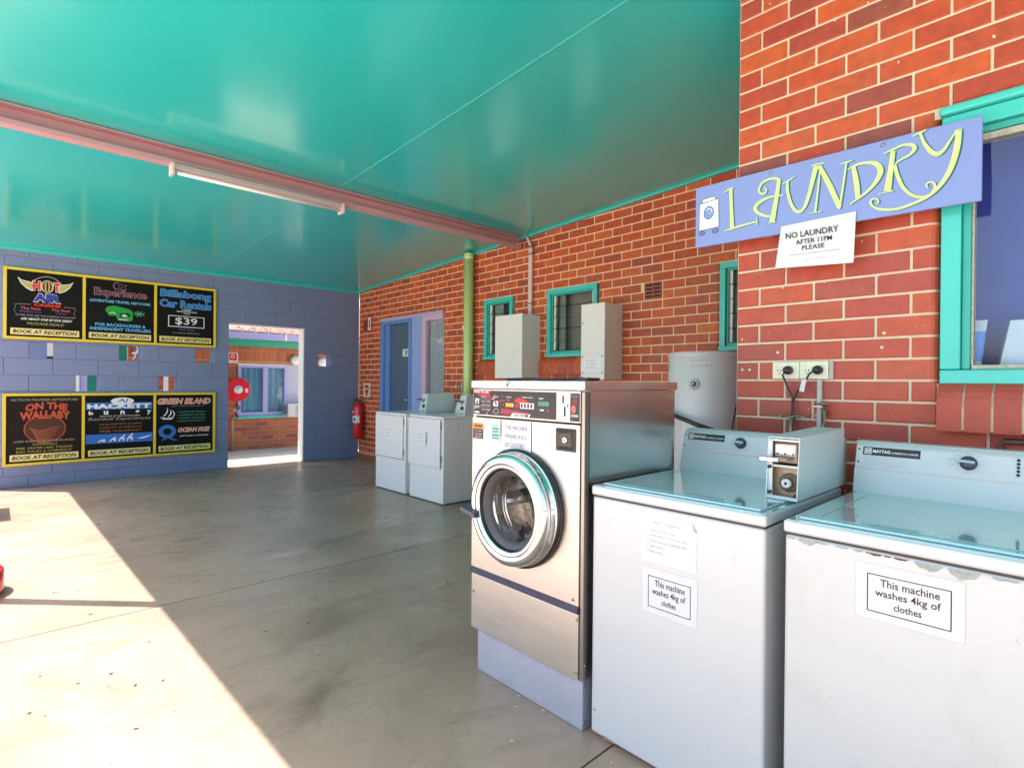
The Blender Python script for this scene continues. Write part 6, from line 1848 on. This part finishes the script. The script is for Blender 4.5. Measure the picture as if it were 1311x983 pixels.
G.rect(mb, 3.13, 1.615, 3.30, 1.80, WHT, 0.002); G.rect(mb, 3.15, 1.66, 3.28, 1.785, M_RED, 0.003); G.disc(mb, 3.215, 1.73, 0.035, WHT, 0.004, 16, r0=0.022); G.text(mb, 'FIRE HOSE REEL', 3.145, 3.285, 1.628, 1.648, M_RED, 0.003)
mb.box((3.13, YO-0.0055, 1.615), (3.30, YO-0.001, 1.80), WHT)
tag(mb.build('hose_reel_sign', None), 'white and red FIRE HOSE REEL sign above the red reel', 'sign')
t = tag(MB().lathe((4.34, 10.87, 1.69), (0, -1, 0.1), [(0.03, 0), (0.10, 0.03), (0.085, 0.07), (0.0, 0.09)], WHT, 20).build('bulkhead_lamp', None), 'white oval bulkhead lamp above the lilac panel', 'lamp')
t = tag(MB().lathe((4.90, 10.86, 1.66), (0, -1, 0.1), [(0.05, 0), (0.11, 0.03), (0.09, 0.08), (0.0, 0.10)], WHT, 20).build('bulkhead_lamp', None), 'white dome lamp seen through the right hand hole in the blue wall', 'lamp')
t = thing('lattice_truss', 'white metal lattice truss across the top of the doorway view', 'truss', (3.3, 9.62, 2.2))
ch = MB().tube([(2.3, 9.70, 2.178), (4.3, 9.70, 2.178)], 0.010, WHT, 6).tube([(2.3, 9.70, 2.118), (4.3, 9.70, 2.118)], 0.012, WHT, 6)
ch.build('chord', t)
mb = MB()
xs_ = [2.45, 2.9, 3.05, 3.2, 3.26, 3.32, 3.45, 3.6, 3.74, 3.85, 4.0, 4.15]
for i, x in enumerate(xs_[:-1]):
    if i % 3 == 0: mb.tube([(x, 9.70, 2.178), (x, 9.70, 2.118)], 0.008, WHT, 5)
    else: mb.tube([(x, 9.70, 2.178 if i % 2 else 2.118), (xs_[i+1], 9.70, 2.118 if i % 2 else 2.178)], 0.007, WHT, 5)
mb.build('web_bar', t)
MB().box((3.72, 9.685, 1.99), (3.765, 9.715, 2.105), WHT).build('hanger', t)
for x, lb in ((2.035, 'left of two slim white posts behind the lower right wall hole'), (2.195, 'right of two slim white posts behind the lower right wall hole')):
    tag(MB().box((x, 10.42, 0), (x+0.06, 10.48, 2.03), WHT, 0.004).build('veranda_post', None), lb, 'post', 'white posts outside')
t = tag(MB().tube([(1.54, 10.3, 1.5), (1.60, 10.3, 1.62), (1.66, 10.3, 1.78), (1.58, 10.3, 1.9)], 0.014, WHT, 6).tube([(1.58, 10.3, 1.70), (1.85, 10.3, 1.77)], 0.012, WHT, 6).build('bracket', None), 'white curled bracket seen through the upper middle wall hole', 'bracket')

# ================================================================ COURTYARD SIDE
t = thing('roof_post', 'round steel post on a red base at the courtyard edge, mostly its shadow seen', 'post', (-0.21, 4.63, 0))
MB().tube([(-0.215, 4.63, 0.1), (-0.215, 4.63, 2.96)], 0.042, M_PINK, 16).build('post', t)
MB().lathe((-0.165, 4.60, 0), (0, 0, 1), [(0.225, 0), (0.225, 0.135), (0.215, 0.145), (0.0, 0.147)], M_RED, 40).build('base', t)
t = thing('table', 'red topped courtyard table just beyond the left edge, casting a small shadow', 'table', (-0.7, 7.35, 0))
MB().box((-1.3, 7.03, 0.72), (-0.105, 7.72, 0.75), M_RED, 0.004).build('tabletop', t)
for x in (-1.22, -0.60):
    for y in (7.12, 7.63):
        MB().box((x, y-0.02, 0), (x+0.04, y+0.02, 0.718), M_PLUM).build('leg', t)
# scattered leaf scraps on the concrete
rr = random.Random(9)
LEAF = mat('dry_leaf_scrap', (0.10, 0.06, 0.03), 0.8, var=0.4)
LINT = mat('white_lint', (0.7, 0.7, 0.68), 0.9)
mb = MB()
for k in range(118):
    if k < 60: x, y, m = rr.uniform(-0.3, 0.68), rr.uniform(1.8, 4.4), LEAF
    elif k < 100: x, y, m = rr.uniform(0.7, 3.2), rr.uniform(1.6, 8.0), LEAF
    elif k < 130: x, y, m = 1.60-rr.random()**2*0.5, rr.uniform(0.9, 1.95), LINT
    else: x, y, m = rr.uniform(0.8, 3.2), rr.uniform(1.6, 8.0), LINT
    s_, a = rr.uniform(0.003, 0.009)*(0.7 if m is LINT else 1), rr.uniform(0, 6.28)
    e1 = Vector((math.cos(a), math.sin(a), 0)); e2 = Vector((-math.sin(a), math.cos(a), 0))
    c = Vector((x, y, 0.0015))
    mb.add([c-e1*s_*1.8, c-e2*s_*0.6+Vector((0, 0, 0.002)), c+e1*s_*1.8, c+e2*s_*0.6+Vector((0, 0, 0.003))], [(0, 1, 2, 3)], m)
o = mb.build('litter', None, 'stuff'); tag(o, 'tiny leaf scraps and lint scattered over the concrete floor', 'litter')
